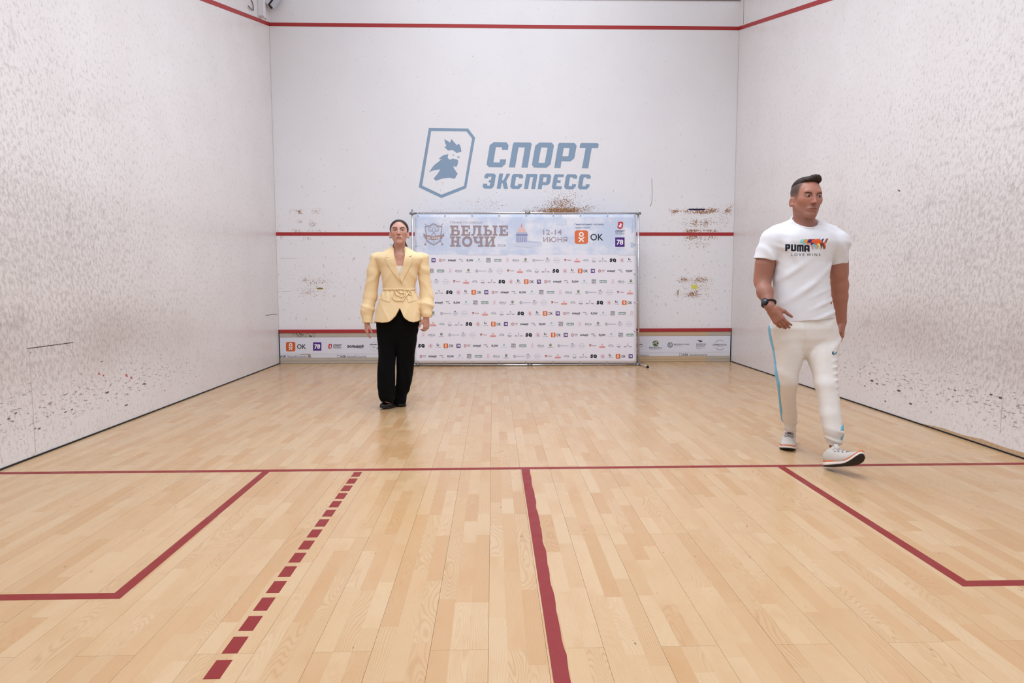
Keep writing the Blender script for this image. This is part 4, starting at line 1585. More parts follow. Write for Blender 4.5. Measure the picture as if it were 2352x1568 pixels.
# ---- head: local frame x to the figure's left as seen from the front (image right), y out of the face, z up
class Head:
    def __init__(s, c, yaw, pitch, roll, k, male):
        """yaw > 0 turns the face towards image right; pitch > 0 lifts the chin"""
        F = np.array([[1, 0, 0], [0, -1, 0], [0, 0, 1.0]])    # x stays, y (out of face) points to the camera
        s.R = Rz(yaw) @ Rx(-pitch) @ Ry(roll) @ F
        s.c, s.k, s.male = np.array(c, float), k, male

    def w(s, p):
        return s.c + s.R @ (np.array(p, float) * s.k)

    def loc(s, P):
        return ((P - s.c) @ s.R) / s.k

    def e(s, c, r, tilt=None):
        R = s.R if tilt is None else s.R @ tilt
        return ell(s.w(c), np.array(r) * s.k, R)

    def cn(s, a, b, r1, r2):
        return cone(s.w(a), s.w(b), r1 * s.k, r2 * s.k)

    def build(s, f):
        k, m = s.k, s.male
        jw = 0.052 if m else 0.042
        f.add(s.e((0, -0.018, 0.030), (0.0745, 0.098, 0.078)), 0.012 * k)
        f.add(s.e((0, 0.022, 0.010), (0.068, 0.070, 0.066)), 0.02 * k)
        f.add(s.e((0, 0.028, -0.040), (0.059 if m else 0.058, 0.057, 0.066)), 0.025 * k)
        f.add(s.e((0, 0.040, -0.014), (0.060, 0.047, 0.058)), 0.02 * k)
        for q in (-1, 1):
            f.add(s.cn((q * jw, 0.000, -0.058 if m else -0.050), (q * (0.017 if m else 0.010), 0.066, -0.101), 0.021, 0.017 if m else 0.015), 0.028 * k)
            f.add(s.e((q * 0.040, 0.056, -0.020), (0.021, 0.018, 0.018)), 0.02 * k)
        f.add(s.e((0, 0.071, -0.102), (0.024 if m else 0.019, 0.018, 0.016)), 0.016 * k)
        f.add(s.cn((-0.036, 0.076, 0.024), (0.036, 0.076, 0.024), 0.010, 0.010), 0.016 * k)
        for q in (-1, 1):
            f.cut(s.e((q * 0.031, 0.101, 0.004), (0.021, 0.022, 0.012)), 0.014 * k)
            f.add(s.e((q * 0.031, 0.0765, 0.001), (0.0145, 0.0135, 0.0120)), 0.003 * k)
        # nose
        f.add(s.cn((0, 0.087, 0.012), (0, 0.104, -0.030), 0.0066, 0.0090), 0.011 * k)
        f.add(s.e((0, 0.106, -0.034), (0.0092, 0.0088, 0.0076)), 0.006 * k)
        for q in (-1, 1):
            f.add(s.e((q * 0.0105, 0.096, -0.036), (0.0060, 0.0090, 0.0064)), 0.006 * k)
            f.cut(s.e((q * 0.0065, 0.106, -0.0435), (0.0036, 0.005, 0.0028)), 0.002 * k)
        # mouth
        f.add(s.e((0, 0.080, -0.070), (0.030, 0.016, 0.016)), 0.014 * k)
        f.add(s.e((0, 0.0945, -0.0640), (0.0215, 0.0060, 0.0042)), 0.004 * k)
        f.add(s.e((0, 0.0935, -0.0725), (0.0185, 0.0070, 0.0050)), 0.004 * k)
        f.cut(s.e((0, 0.1000, -0.0685), (0.0190, 0.0036, 0.0010)), 0.003 * k)
        # ears
        for q in (-1, 1):
            T = Rz(q * 0.5) @ Rx(-0.12)
            f.add(s.e((q * 0.0785, -0.008, -0.029), (0.0090, 0.019, 0.029), T), 0.006 * k)
            f.cut(s.e((q * 0.0880, -0.003, -0.026), (0.0065, 0.0115, 0.019), T), 0.003 * k)
            f.add(s.e((q * 0.0765, 0.004, -0.047), (0.007, 0.008, 0.010), T), 0.004 * k)

    def skin(s, P, base, lip, brow, stubble=0.0, iris=(70, 56, 44)):
        """colour of the skin and of what grows on it, by place on the head"""
        p = s.loc(P)
        x, y, z = p[:, 0], p[:, 1], p[:, 2]
        c = np.tile(np.array(lin(base)), (len(P), 1))
        nz = 0.5 + 0.5 * np.sin(P[:, 0] * 310 + 2 * np.sin(P[:, 2] * 270)) * np.sin(P[:, 2] * 330 + P[:, 1] * 290)
        c *= (0.96 + 0.07 * nz)[:, None]

        def put(m, col):
            nonlocal c
            m = np.clip(m, 0, 1)[:, None]
            c = c * (1 - m) + np.array(lin(col)) * m
        face = y > 0.03
        put(0.30 * np.exp(-((np.abs(x) - 0.040) / 0.02) ** 2 - ((z + 0.030) / 0.02) ** 2) * face, (196, 120, 104))
        put(0.35 * np.exp(-(x / 0.014) ** 2 - ((z + 0.034) / 0.012) ** 2) * face, (190, 112, 96))
        if stubble:
            put(stubble * S(z, -0.028, -0.066) * S(y, -0.02, 0.03), (112, 84, 76))
            put(stubble * np.exp(-(x / 0.024) ** 2 - ((z + 0.056) / 0.006) ** 2) * face, (104, 78, 70))
        ax = np.abs(x)
        # brows arch over the socket
        bz = (0.0190 if s.male else 0.0215) - (20.0 if not s.male else 16.0) * (ax - 0.036) ** 2
        put(0.92 * (1 - S(np.abs(z - bz), 0.0022 if s.male else 0.0030, 0.0052 if s.male else 0.0056)) * S(ax, 0.0105, 0.015) * (1 - S(ax, 0.046, 0.054)) * (y > 0.04), brow)
        # eyes: white, iris, lash lines
        ex, ez = (ax - 0.031) / 0.0140, (z - 0.0006) / (0.0047 if s.male else 0.0052)
        lid = ez - 0.55 * (1 - ex ** 2)
        rr = np.sqrt(ex ** 2 + ez ** 2)
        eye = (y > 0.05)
        put(0.7 * (1 - S(rr, 1.0, 2.1)) * eye, tuple(int(q * r_) for q, r_ in zip(base, (0.66, 0.56, 0.52))))  # skin darkened round the eyes, socket shade put into the colour
        op = (np.abs(ez) < 0.85 * np.sqrt(np.clip(1 - ex ** 2, 0, 1))) & eye
        put(op * 1.0, (186, 168, 160))
        gx = (x - np.sign(x) * 0.031 - 0.0014) / 0.0070
        gz = (z - 0.0012) / 0.0070
        ir = np.sqrt(gx ** 2 + gz ** 2)
        put(op * (1 - S(ir, 0.85, 1.0)), iris)
        put(op * (1 - S(ir, 0.35, 0.50)), (16, 12, 12))
        put(0.95 * (1 - S(np.abs(ez - 0.95 * np.sqrt(np.clip(1 - ex ** 2, 0, 1))), 0.18, 0.42)) * (np.abs(ex) < 1.08) * eye * (ez > 0), (44, 30, 28))
        put(0.45 * (1 - S(np.abs(ez + 0.85 * np.sqrt(np.clip(1 - ex ** 2, 0, 1))), 0.12, 0.34)) * (np.abs(ex) < 1.02) * eye * (ez < 0), (96, 62, 54))
        # lips
        lx = x / 0.0245
        up = 0.0056 * (1 - lx ** 2) * (1 - 0.25 * np.exp(-(x / 0.004) ** 2))
        lo_ = 0.0075 * (1 - lx ** 2)
        inl = (np.abs(lx) < 1) & (z < -0.0680 + up) & (z > -0.0690 - lo_) & face
        put(inl * 0.8, lip)
        put(0.9 * (1 - S(np.abs(z + 0.0685 + 0.0015 * (lx ** 2)), 0.0006, 0.0018)) * (np.abs(lx) < 1.06) * face, (84, 44, 42))
        # nostrils
        put(0.9 * np.exp(-((ax - 0.0065) / 0.0036) ** 2 - ((z + 0.0435) / 0.0030) ** 2) * (y > 0.088), (58, 32, 28))
        return c


def hand(f, wrist, d, n, side, s=1.0, curl=(0.35, 0.40, 0.45, 0.50), thumb=0.55, spread=0.06, flex=(1.0, 1.15, 0.7)):
    """palm, four fingers and thumb; d along the hand, n where the palm faces, side = +1 when the thumb lies on +cross(d, n)"""
    d = np.array(d, float) / np.linalg.norm(d)
    n = np.array(n, float)
    n = n - d * (n @ d)
    n /= np.linalg.norm(n)
    t = np.cross(d, n) * side
    W = np.array(wrist, float)
    L = lambda a, b, c: W + (d * a + t * b + n * c) * s
    f.add(cone(L(-0.01, 0, 0), L(0.03, 0, 0), 0.023 * s, 0.022 * s), 0.02 * s)
    for b in (-0.024, -0.008, 0.008, 0.024):
        f.add(cone(L(0.022, b * 0.75, 0.0), L(0.086, b, 0.0), 0.0145 * s, 0.0120 * s), 0.012 * s)
    f.add(cone(L(0.025, 0.024, 0.010), L(0.055, 0.026, 0.012), 0.014 * s, 0.012 * s), 0.014 * s)
    tips = []
    for j, (b, ln, r) in enumerate(((0.0265, 0.072, 0.0088), (0.009, 0.080, 0.0091), (-0.0085, 0.075, 0.0086), (-0.0255, 0.059, 0.0078))):
        p = L(0.088 - 0.004 * (j == 3) - 0.003 * (j == 0), b, 0)
        ang = 0.0
        dirv = d + t * (b / 0.026) * spread
        dirv /= np.linalg.norm(dirv)
        for q, (fr_, rr) in enumerate(((0.46, 1.0), (0.30, 0.92), (0.24, 0.84))):
            ang += curl[j] * flex[q]
            v = dirv * math.cos(ang) + n * math.sin(ang)
            e = p + v * ln * fr_ * s
            f.add(cone(p, e, r * rr * s, r * (rr - 0.06) * s), 0.004 * s)
            p = e
        tips.append(p)
    a = L(0.024, 0.028, 0.010)
    v1 = d * 0.72 + t * math.sin(thumb) + n * 0.30
    v1 /= np.linalg.norm(v1)
    b = a + v1 * 0.040 * s
    v2 = d * 0.95 + t * math.sin(thumb) * 0.45 + n * 0.35
    v2 /= np.linalg.norm(v2)
    c = b + v2 * 0.030 * s
    e = c + (v2 * 0.9 + n * 0.25) * 0.022 * s
    f.add(cone(a, b, 0.0125 * s, 0.0102 * s), 0.012 * s)
    f.add(cone(b, c, 0.0100 * s, 0.0090 * s), 0.004 * s)
    f.add(cone(c, e, 0.0090 * s, 0.0075 * s), 0.003 * s)
    return tips


def sleeve(cones, k, hem, d, bore):
    """a tube of cloth that ends at the hem with a hollow for the arm"""
    d = np.array(d, float) / np.linalg.norm(d)
    hem = np.array(hem, float)
    ax = cones[-1].ax

    def f(P):
        v = cones[0](P)
        for c in cones[1:]:
            v = smin(v, c(P), k)
        q = P - hem
        t = q @ d
        s_ = q @ ax
        rad = np.linalg.norm(q - s_[..., None] * ax, axis=-1)
        v = smax(v, t, 0.004)
        return smax(v, -np.maximum(rad - bore, -0.03 - t), 0.003)
    f.lo = np.min([c.lo for c in cones], 0)
    f.hi = np.max([c.hi for c in cones], 0)
    return f


def shoe(R, o, k=1.0, loafer=False, mirror=1, spring=0.0, wide=1.0):
    """upper and sole as two fields; local x across, y towards the toe, z up, origin under the heel"""
    o = np.array(o, float)
    w = lambda p: o + R @ (np.array(p, float) * k)
    up = Form()
    YS_ = np.array([-0.012, 0.0, 0.03, 0.09, 0.15, 0.21, 0.25, 0.28, 0.296, 0.302])
    WS = np.array([0.001, 0.024, 0.034, 0.034, 0.040, 0.047, 0.045, 0.034, 0.018, 0.001]) * wide
    CS = np.array([0, 0, 0, 0.002, 0.004, 0.004, 0.002, -0.003, -0.008, -0.01]) * mirror
    TH = 0.022 if loafer else 0.034
    RS = np.array([0.006, 0.002, 0, 0, 0, 0.001, 0.006, 0.014, 0.020, 0.022])

    lift = lambda y: spring * np.maximum(0, np.asarray(y) - 0.15) ** 2

    def layer(z0, z1, grow):
        """a slice of the sole; z0, z1 are shares of its height"""
        def sole(P):
            q = ((P - o) @ R) / k
            y = q[..., 1]
            wd = np.interp(y, YS_, WS) + grow
            cx = np.interp(y, YS_, CS)
            r = np.interp(y, YS_, RS) + lift(y)
            th = TH + np.interp(y, [0, 0.1, 0.2], [0.006, 0.004, -0.004]) * (0.4 if loafer else 1)
            d2 = np.maximum(np.abs(q[..., 0] - cx) - wd, np.maximum(-0.012 - y, y - 0.302))
            dz = np.maximum(q[..., 2] - r - th * z1, r + th * z0 - q[..., 2])
            return smax(d2, dz, 0.003) * k
        pts = np.array([w((x, y, z)) for x in (-0.055, 0.055) for y in (-0.02, 0.31) for z in (-0.01, 0.08 + float(lift(0.3)))])
        sole.lo, sole.hi = pts.min(0), pts.max(0)
        return Form().add(sole, 0.002)
    so = layer
    E = lambda c, r: ell(w((c[0], c[1], c[2] + float(lift(c[1])))), np.array(r) * np.array((wide, 1, 1)) * k, R @ Rx(math.atan(2 * spring * max(0, c[1] - 0.15))))
    m = mirror
    up.add(E((0, 0.045, 0.062), (0.036, 0.058, 0.050)), 0.02)
    up.add(E((0.002 * m, 0.150, 0.045), (0.041, 0.110, 0.042)), 0.02)
    up.add(E((0.001 * m, 0.215, 0.036), (0.044, 0.078, 0.032)), 0.02)
    up.add(E((-0.003 * m, 0.255, 0.036), (0.036, 0.040, 0.024)), 0.015)
    if not loafer:
        up.add(cone(w((0, 0.06, 0.085)), w((0.001, 0.145, 0.066)), 0.031 * k, 0.028 * k), 0.02)
        up.add(cone(w((0, 0.078, 0.112)), w((0, 0.092, 0.104)), 0.020 * k, 0.02 * k), 0.012)

    def under(P):
        q = ((P - o) @ R) / k
        return (q[..., 2] - np.interp(q[..., 1], YS_, RS) - lift(q[..., 1]) - 0.014) * k * 0.8
    under.lo, under.hi = o - 0.45, o + 0.45
    up.cut(under, 0.003)
    return up, so, w


def trunk(rows, Y, ratio=0.6, dy=None, e=2.3):
    """silhouette rows (v, left u, right u[, ratio[, dy]]) read at depth Y make a loft"""
    out = []
    for r in rows:
        v, a, b = r[:3]
        ra = r[3] if len(r) > 3 else ratio
        d = r[4] if len(r) > 4 else 0.0
        p, q = A3(a, v, Y + d), A3(b, v, Y + d)
        hw = (q[0] - p[0]) / 2
        t = ((p[0] + q[0]) / 2 - CAM.x) / (Y + d - CAM.y)      # seen at a slant the depth adds to the width
        hw /= math.sqrt(1 + (ra * t) ** 2)
        out.append((p[2], (p[0] + q[0]) / 2, Y + d, hw, hw * ra))
    return loft(out, e)


def bvh_of(ob):
    me = ob.data
    n = len(me.vertices)
    co = np.empty(n * 3, np.float32)
    me.vertices.foreach_get('co', co)
    co = co.reshape(-1, 3) + np.array(ob.matrix_local.translation if ob.parent is None else (0, 0, 0))
    q = np.empty(len(me.loops), np.int32)
    me.loops.foreach_get('vertex_index', q)
    return BVHTree.FromPolygons(co.tolist(), q.reshape(-1, 4).tolist())


class Skin_:
    """finds the place of a garment that the photograph shows at a pixel"""

    def __init__(s, ob, origin):
        s.t, s.o = bvh_of(ob), Vector(origin)

    def hit(s, u, v, off=0.001):
        c = CAM - s.o
        p, n, i, d = s.t.ray_cast(c, ray(u, v))
        if p is None:
            q = c + ray(u, v) * ((s.o.y - CAM.y) / ray(u, v).y)
            p, n, i, d = s.t.find_nearest(q)
        return p + n * off

    def patch(s, name, px, off, mat, parent, step=2.2, soft=True):
        """a piece of cloth cut to the outline px lies on the garment"""
        out = []
        for (a, b), (c, d) in zip(px, px[1:] + px[:1]):
            m = max(1, int(math.hypot(c - a, d - b) / step))
            out += [(a + (c - a) * i / m, b + (d - b) * i / m) for i in range(m)]
        xs, ys = [p[0] for p in px], [p[1] for p in px]
        ins = [(x, y) for x in np.arange(min(xs) + step * .5, max(xs), step) for y in np.arange(min(ys) + step * .5, max(ys), step)]
        nb = len(out)
        V2, E2, F2, *_ = delaunay_2d_cdt([Vector(p) for p in out + ins], [(i, (i + 1) % nb) for i in range(nb)], [], 1, 1e-4)
        top = [s.hit(p.x, p.y, 0.0) - ray(p.x, p.y) * off for p in V2]
        nbr = [set() for _ in top]
        edge = {}
        for f in F2:
            for a, b in zip(f, list(f[1:]) + [f[0]]):
                nbr[a].add(b)
                nbr[b].add(a)
                edge[(a, b)] = 1
        rim = [(a, b) for (a, b) in edge if (b, a) not in edge]
        rn = [set() for _ in top]
        for a, b in rim:
            rn[a].add(b)
            rn[b].add(a)
        for _ in range(4):                                     # the cloth bridges small hollows
            new = []
            for i, p in enumerate(top):
                q = rn[i] or nbr[i]
                m = sum(((top[k] - p).dot(ray(V2[i].x, V2[i].y)) for k in q)) / max(1, len(q))
                new.append(p + ray(V2[i].x, V2[i].y) * m * 0.5)
            top = new
        n = len(top)
        verts = list(top)
        faces = [tuple(f) for f in F2]
        for a, b in rim:
            k = len(verts)
            r = ray(V2[a].x, V2[a].y)
            verts += [top[a], top[b], top[b] + r * (off + 0.004), top[a] + r * (off + 0.004)]
            faces.append((k + 1, k, k + 3, k + 2))
        me = mesh(name, verts, faces)
        o = link(name, me, mat, parent)
        for p in me.polygons:
            p.use_smooth = len(p.vertices) == 3
        return o

    def strap(s, name, px, rad, mat, parent, flat=0.5, off=0.002, sub=6):
        P = []
        for (a, b), (c, d) in zip(px, px[1:]):
            for i in range(sub):
                P.append((a + (c - a) * i / sub, b + (d - b) * i / sub))
        P.append(px[-1])
        pts = [s.hit(u, v, off) for u, v in P]
        for _ in range(3):
            pts = [pts[0]] + [(pts[i - 1] + pts[i] * 2 + pts[i + 1]) / 4 for i in range(1, len(pts) - 1)] + [pts[-1]]
        return tube(name, pts, rad, mat, parent, 8, flat)


SKINM = vcol('skin', 'dye', 0.5, 0.35, 0.0, 400, 0.06)


def cloth_mat(name, rgb, rough=0.85, weave=900, bump=0.25, tone=0.05, sheen=0.15):
    k = Nd(name)
    p = k.pos()
    c = lin(rgb)
    f = k.noise(p, 26, 4)
    k.put(k.b.inputs['Base Color'], k.mix(f, tuple(x * (1 - tone) for x in c), tuple(min(1, x * (1 + tone)) for x in c)))
    k.b.inputs['Roughness'].default_value = rough
    k.b.inputs['Specular IOR Level'].default_value = 0.2
    k.b.inputs['Sheen Weight'].default_value = sheen
    k.bump(k.noise(p, weave, 2), bump, 0.0006)
    return k.m


# ------------------------------------------------------------------ the man walking on the right
YM = -5.27
MO = Vector((A3(1850, 1040, YM)[0], YM, 0.0))
H = Head(A3(1852, 453, YM - 0.03), math.radians(2), math.radians(-3), math.radians(2), 1.09, True)
man = Form()
H.build(man)
nb_ = A3(1850, 523, YM + 0.015)
man.add(cone(H.w((0, -0.030, -0.060)), nb_, 0.060, 0.066), 0.02)
man.add(cone(H.w((-0.030, 0.02, -0.085)), A3(1858, 527, YM - 0.045), 0.018, 0.016), 0.02)
sR, sL = A3(1776, 552, YM + 0.005), A3(1921, 556, YM + 0.01)
for q in (sR, sL):
    man.add(cone(nb_ + (0, 0, -0.035), q, 0.060, 0.062), 0.05)
man.add(trunk([(540, 1790, 1908), (600, 1788, 1900), (660, 1790, 1893), (730, 1786, 1908), (790, 1784, 1912)], YM, 0.55), 0.05)
eR, wR = A3(1751, 646, YM + 0.02), A3(1768, 704, YM - 0.13)
eL, wL = A3(1928.5, 655, YM + 0.10), A3(1933, 738, YM + 0.14)
man.add(cone(sR, eR, 0.055, 0.046), 0.03).add(cone(A3(1754, 605, YM + .005), A3(1751.5, 628, YM + .015), 0.053, 0.050), 0.03)
man.add(cone(eR, A3(1757, 672, YM - 0.05), 0.046, 0.047), 0.03).add(cone(A3(1757, 670, YM - 0.05), wR, 0.046, 0.029), 0.02)
man.add(cone(sL, eL, 0.060, 0.049), 0.03).add(cone(A3(1926, 600, YM + .04), A3(1927, 625, YM + .06), 0.054, 0.052), 0.03)
man.add(cone(eL, A3(1929, 680, YM + 0.12), 0.049, 0.048), 0.03).add(cone(A3(1929, 680, YM + 0.12), wL, 0.047, 0.030), 0.02)
dR = A3(1799, 750, YM - 0.185) - wR
tipsR = hand(man, wR + dR * 0.06, dR, (0.75, 0.62, -0.15), 1, 1.06, (0.34, 0.38, 0.42, 0.46), 0.45)
dL = A3(1932, 798, YM + 0.13) - wL
tipsL = hand(man, wL + dL * 0.06, dL, (-0.95, 0.25, 0.0), -1, 1.0, (0.32, 0.38, 0.42, 0.46), 0.40)
# legs inside the trousers, ankles
hpR, hpL = A3(1812, 790, YM), A3(1886, 790, YM)
knR, knL = A3(1809, 880, YM - 0.02), A3(1900, 885, YM - 0.13)
anR, anL = A3(1814, 985, YM + 0.27), A3(1915, 1022, YM - 0.22)
for a, b, c in ((hpR, knR, anR), (hpL, knL, anL)):
    man.add(cone(a, b, 0.060, 0.040), 0.03).add(cone(b, c, 0.038, 0.027), 0.02)


def man_skin(P):
    c = H.skin(P, (170, 116, 98), (150, 86, 76), (66, 46, 38), 0.26, (58, 50, 46))
    p = H.loc(P)
    # shaved sides: the short hair fades down to the ear
    m = S(p[:, 2], -0.030, 0.032) * S(p[:, 1], 0.052, 0.030) * (p[:, 2] > -0.045)
    m = np.maximum(m, S(p[:, 2], -0.07, 0.0) * (p[:, 1] < -0.055))
    m *= ((np.abs(p[:, 0]) < 0.0785) | (p[:, 2] > 0.022))
    m = np.clip(m * 0.93, 0, 1)[:, None]
    c = c * (1 - m) + np.array(lin((62, 48, 43))) * m
    # arms a little ruddier towards the hands
    arm = S(P[:, 2], 1.25, 0.9)[:, None] * 0.5
    return c * (1 - arm) + c * np.array([0.84, 0.68, 0.62]) * arm


body = man.mesh('person', 0.0027, SKINM, None, MO, man_skin)
body.location = MO
tag(body, 'walking man in a white printed T-shirt and white joggers with wristwatch', 'person')

# hair on top, swept up and over from his parting
hr = Form()
hr.add(H.e((0, -0.020, 0.040), (0.0735, 0.095, 0.0755)), 0.01)
hr.add(H.e((0.006, 0.038, 0.088), (0.050, 0.040, 0.026), Ry(-0.10)), 0.024)
hr.add(H.e((0.016, 0.050, 0.104), (0.030, 0.026, 0.019), Ry(-0.2)), 0.016)
hr.cut(slab(H.w((0, 0.0, 0.070)), H.R @ np.array((0, 0.26, -1.0))), 0.012)
hr.cut(slab(H.w((0, 0.070, 0.09)), H.R @ np.array((0, 1.0, -0.30))), 0.012)


def strands(P):
    p = H.loc(P)
    a = p[..., 0] * 0.55 + p[..., 1] * 0.9
    b = p[..., 0] * 0.9 - p[..., 1] * 0.4 + 0.25 * p[..., 2]
    return 0.0016 * np.sin(b * 520 + 2.2 * np.sin(a * 60)) + 0.001 * np.sin(b * 1130 + a * 90)


hr.bend(strands)


def hair_col(lo, hi, Hd):
    def f(P):
        p = Hd.loc(P)
        b = p[:, 0] * 0.9 - p[:, 1] * 0.4 + 0.25 * p[:, 2]
        t = (0.5 + 0.5 * np.sin(b * 700 + 3 * np.sin(p[:, 1] * 80)))[:, None] * 0.8
        return np.array(lin(lo)) * (1 - t) + np.array(lin(hi)) * t
    return f


HAIRM = vcol('hair', 'dye', 0.6, 0.25)
hr.mesh('hair', 0.0024, HAIRM, body, MO, hair_col((34, 25, 23), (66, 48, 40), H))

# T-shirt
ts = Form()
ts.add(trunk([(517, 1820, 1880, .80, .01), (527, 1800, 1896, .66), (540, 1781, 1914, .60), (556, 1774, 1924, .60), (575, 1776, 1917, .62), (600, 1778, 1907, .64), (640, 1776, 1903.5, .66), (680, 1775, 1906.5, .68), (710, 1776, 1912, .69), (738, 1779, 1918, .70)], YM, .62, e=2.35), 0.03)
for q in (sR, sL):
    ts.add(cone(nb_ + (0, 0, -0.030), q, 0.066, 0.070), 0.05)
hemR, hemL = A3(1756, 595, YM + .01), A3(1925.5, 604.5, YM + .045)
ts.add(sleeve([cone(sR, hemR + (-0.004, 0, -0.03), 0.074, 0.071)], 0.02, hemR, (-0.08, 0, -1), 0.058), 0.028)
ts.add(sleeve([cone(sL, hemL + (0.002, 0.01, -0.03), 0.072, 0.062)], 0.02, hemL, (0.22, 0, -1), 0.054), 0.028)
a, b = A3(1779, 739, YM), A3(1917, 726, YM)
ts.cut(slab((a + b) / 2, (b[2] - a[2], 0, -(b[0] - a[0]))), 0.003)
for p_, q_ in (((1828, 514), (1786, 529)), ((1870, 518), (1910, 530))):
    ts.add(cone(A3(*p_, YM + .015), A3(*q_, YM + .015), 0.036, 0.034), 0.04)
NC = A3(1848, 508.5, YM - 0.002)


def neck_hole(P):
    q = P - NC
    r = np.sqrt((q[..., 0] / 0.076) ** 2 + (q[..., 1] / 0.078) ** 2)
    return np.maximum((r - 1) * 0.076, -(q[..., 2] - 0.58 * q[..., 1] + 0.004))


neck_hole.lo, neck_hole.hi = NC - 0.1, NC + 0.15
ts.cut(neck_hole, 0.006)


def shirt_folds(P):
    x, y, z = P[..., 0], P[..., 1], P[..., 2]
    zc = S(z, 1.42, 1.20)
    low = S(z, 1.18, 1.0)
    dx = x - MO.x
    n1 = np.sin(x * 17 + 0.7) * np.sin(z * 13 + x * 5)
    f = -0.0065 * zc * rd(P, (0.75, 0.1, -0.8), 50, 0.8 * np.sin(x * 9), 4) * np.exp(-((z - 1.14) / 0.15) ** 2) * (0.7 + 0.6 * n1)
    f = f - 0.0060 * low * rd(P, (0.30, 0.2, -1), 88, 1.6 * np.sin(x * 11), 3) * S(dx, -0.12, 0.10) * (0.8 + 0.4 * n1)
    f = f - 0.0055 * rd(P, (0.85, 0.2, 0.55), 62, 1.0, 3) * np.exp(-((z - 1.30) / 0.08) ** 2) * S(np.abs(dx), 0.09, 0.18)
    f = f - 0.0040 * rd(P, (0.35, 0, 0.95), 70, 0.2 + n1, 3) * np.exp(-((np.abs(dx) - 0.23) / 0.05) ** 2) * np.exp(-((z - 1.36) / 0.07) ** 2)
    f = f - 0.0030 * rd(P, (0.9, 0, -0.5), 34, 0.6, 3) * np.exp(-((z - 1.40) / 0.06) ** 2)
    return f * 1.5


ts.bend(shirt_folds)
WHITE = cloth_mat('white_cotton', (222, 220, 224))
shirt = ts.mesh('t_shirt', 0.0032, WHITE, body, MO)
# ribbed neckband
ang = np.linspace(0, 2 * math.pi, 41)
SH = Skin_(shirt, MO)
cpt = [Vector(NC - np.array(MO) + np.array((0.078 * math.cos(t), 0.079 * math.sin(t), 0.58 * 0.079 * math.sin(t) - 0.003))) for t in ang]
cpt.append(cpt[1])
tube('neckband', cpt, 0.0085, WHITE, shirt, 8)

# print on the chest
PR = Ink()
zz = lambda x, y: (1700 + x * 300 / 1147, 390 + y * 410 / 1568)
PR.T = zz
NAVY = (28, 26, 40)
for ch, x0, x1 in (('P', 397, 440), ('U', 446, 492), ('M', 498, 557), ('A', 561, 609)):
    y0, y1 = 652 + (x0 - 397) * 0.05, 712 + (x0 - 397) * 0.035
    w_ = 0.36 * (x1 - x0)
    if ch == 'P':
        PR.poly([[(x0, y0), (x1 - 8, y0), (x1, y0 + 8), (x1, y0 + 34), (x1 - 8, y0 + 42), (x0 + w_, y0 + 42), (x0 + w_, y1), (x0, y1)], [(x0 + w_, y0 + 14), (x0 + w_ + 9, y0 + 14), (x0 + w_ + 9, y0 + 28), (x0 + w_, y0 + 28)]], NAVY)
    elif ch == 'U':
        PR.poly([(x0, y0), (x0 + w_, y0), (x0 + w_, y1 - 14), (x1 - w_, y1 - 14), (x1 - w_, y0), (x1, y0), (x1, y1 - 8), (x1 - 9, y1), (x0 + 9, y1), (x0, y1 - 8)], NAVY)
    elif ch == 'M':
        PR.poly([(x0, y1), (x0, y0 + 6), (x0 + 8, y0), (x1 - 8, y0), (x1, y0 + 6), (x1, y1), (x1 - 15, y1), (x1 - 15, y0 + 14), (x1 - 22, y0 + 14), (x1 - 22, y1), (x0 + 22, y1), (x0 + 22, y0 + 14), (x0 + 15, y0 + 14), (x0 + 15, y1)], NAVY)
    else:
        PR.poly([[(x0, y1), (x0, y0 + 8), (x0 + 9, y0), (x1 - 9, y0), (x1, y0 + 8), (x1, y1), (x1 - w_, y1), (x1 - w_, y1 - 16), (x0 + w_, y1 - 16), (x0 + w_, y1)], [(x0 + w_, y0 + 14), (x1 - w_, y0 + 14), (x1 - w_, y0 + 30), (x0 + w_, y0 + 30)]], NAVY)
PR.word('L O V E  W I N S', 450, 732, 704, 756, (70, 66, 78))
cat_ = [(0, 32), (4, 22), (14, 12), (26, 8), (40, 10), (54, 8), (76, 6), (98, 14), (116, 24), (128, 34), (140, 38), (150, 30), (156, 14), (166, 4), (178, 2), (176, 8), (166, 12), (162, 24), (156, 38), (150, 46), (156, 58), (158, 76), (152, 92), (142, 90), (144, 78), (134, 64), (120, 54), (100, 46), (84, 44), (66, 44), (58, 52), (44, 56), (34, 52), (44, 44), (30, 38), (16, 38), (6, 40)]
for i, (dx, top, low) in enumerate(((0, (120, 204, 206), (232, 130, 160)), (30, (232, 140, 60), (120, 200, 200)), (64, (62, 40, 110), (238, 220, 140)), (98, (222, 92, 42), (120, 60, 44)), )):
    body_c = [(p[0] * (0.80 - 0.0 * i) + 524 + dx, p[1] + 602) for p in cat_]
    if i < 3:
        body_c = [(min(x, 524 + dx + 134), y) for x, y in body_c]
    PR.poly(body_c, top, 2 + i)
    hx = 524 + dx + 112
    PR.poly([(hx - 34, 640), (hx - 8, 640), (hx + 2, 660), (hx + 6, 690), (hx - 4, 696), (hx - 8, 672), (hx - 22, 658)], low, 2.5 + i)
    if 0 < i:
        PR.line([(hx + 6, 640), (hx + 18, 632), (hx + 22, 616), (hx + 34, 606)], 7, ((30, 120, 84), (36, 44, 110), (96, 58, 40))[i - 1], 2.5 + i)
PR.refine(2)
PR.build('chest_print', lambda u, v, l: SH.hit(u, v, 0.0012 + 0.0006 * l), INK, shirt)
LB = Ink()
LB.T = zz
LB.rect(794, 1158, 802, 1178, (150, 74, 50))
LB.build('hem_label', lambda u, v, l: SH.hit(u, v, 0.002), INK, shirt)

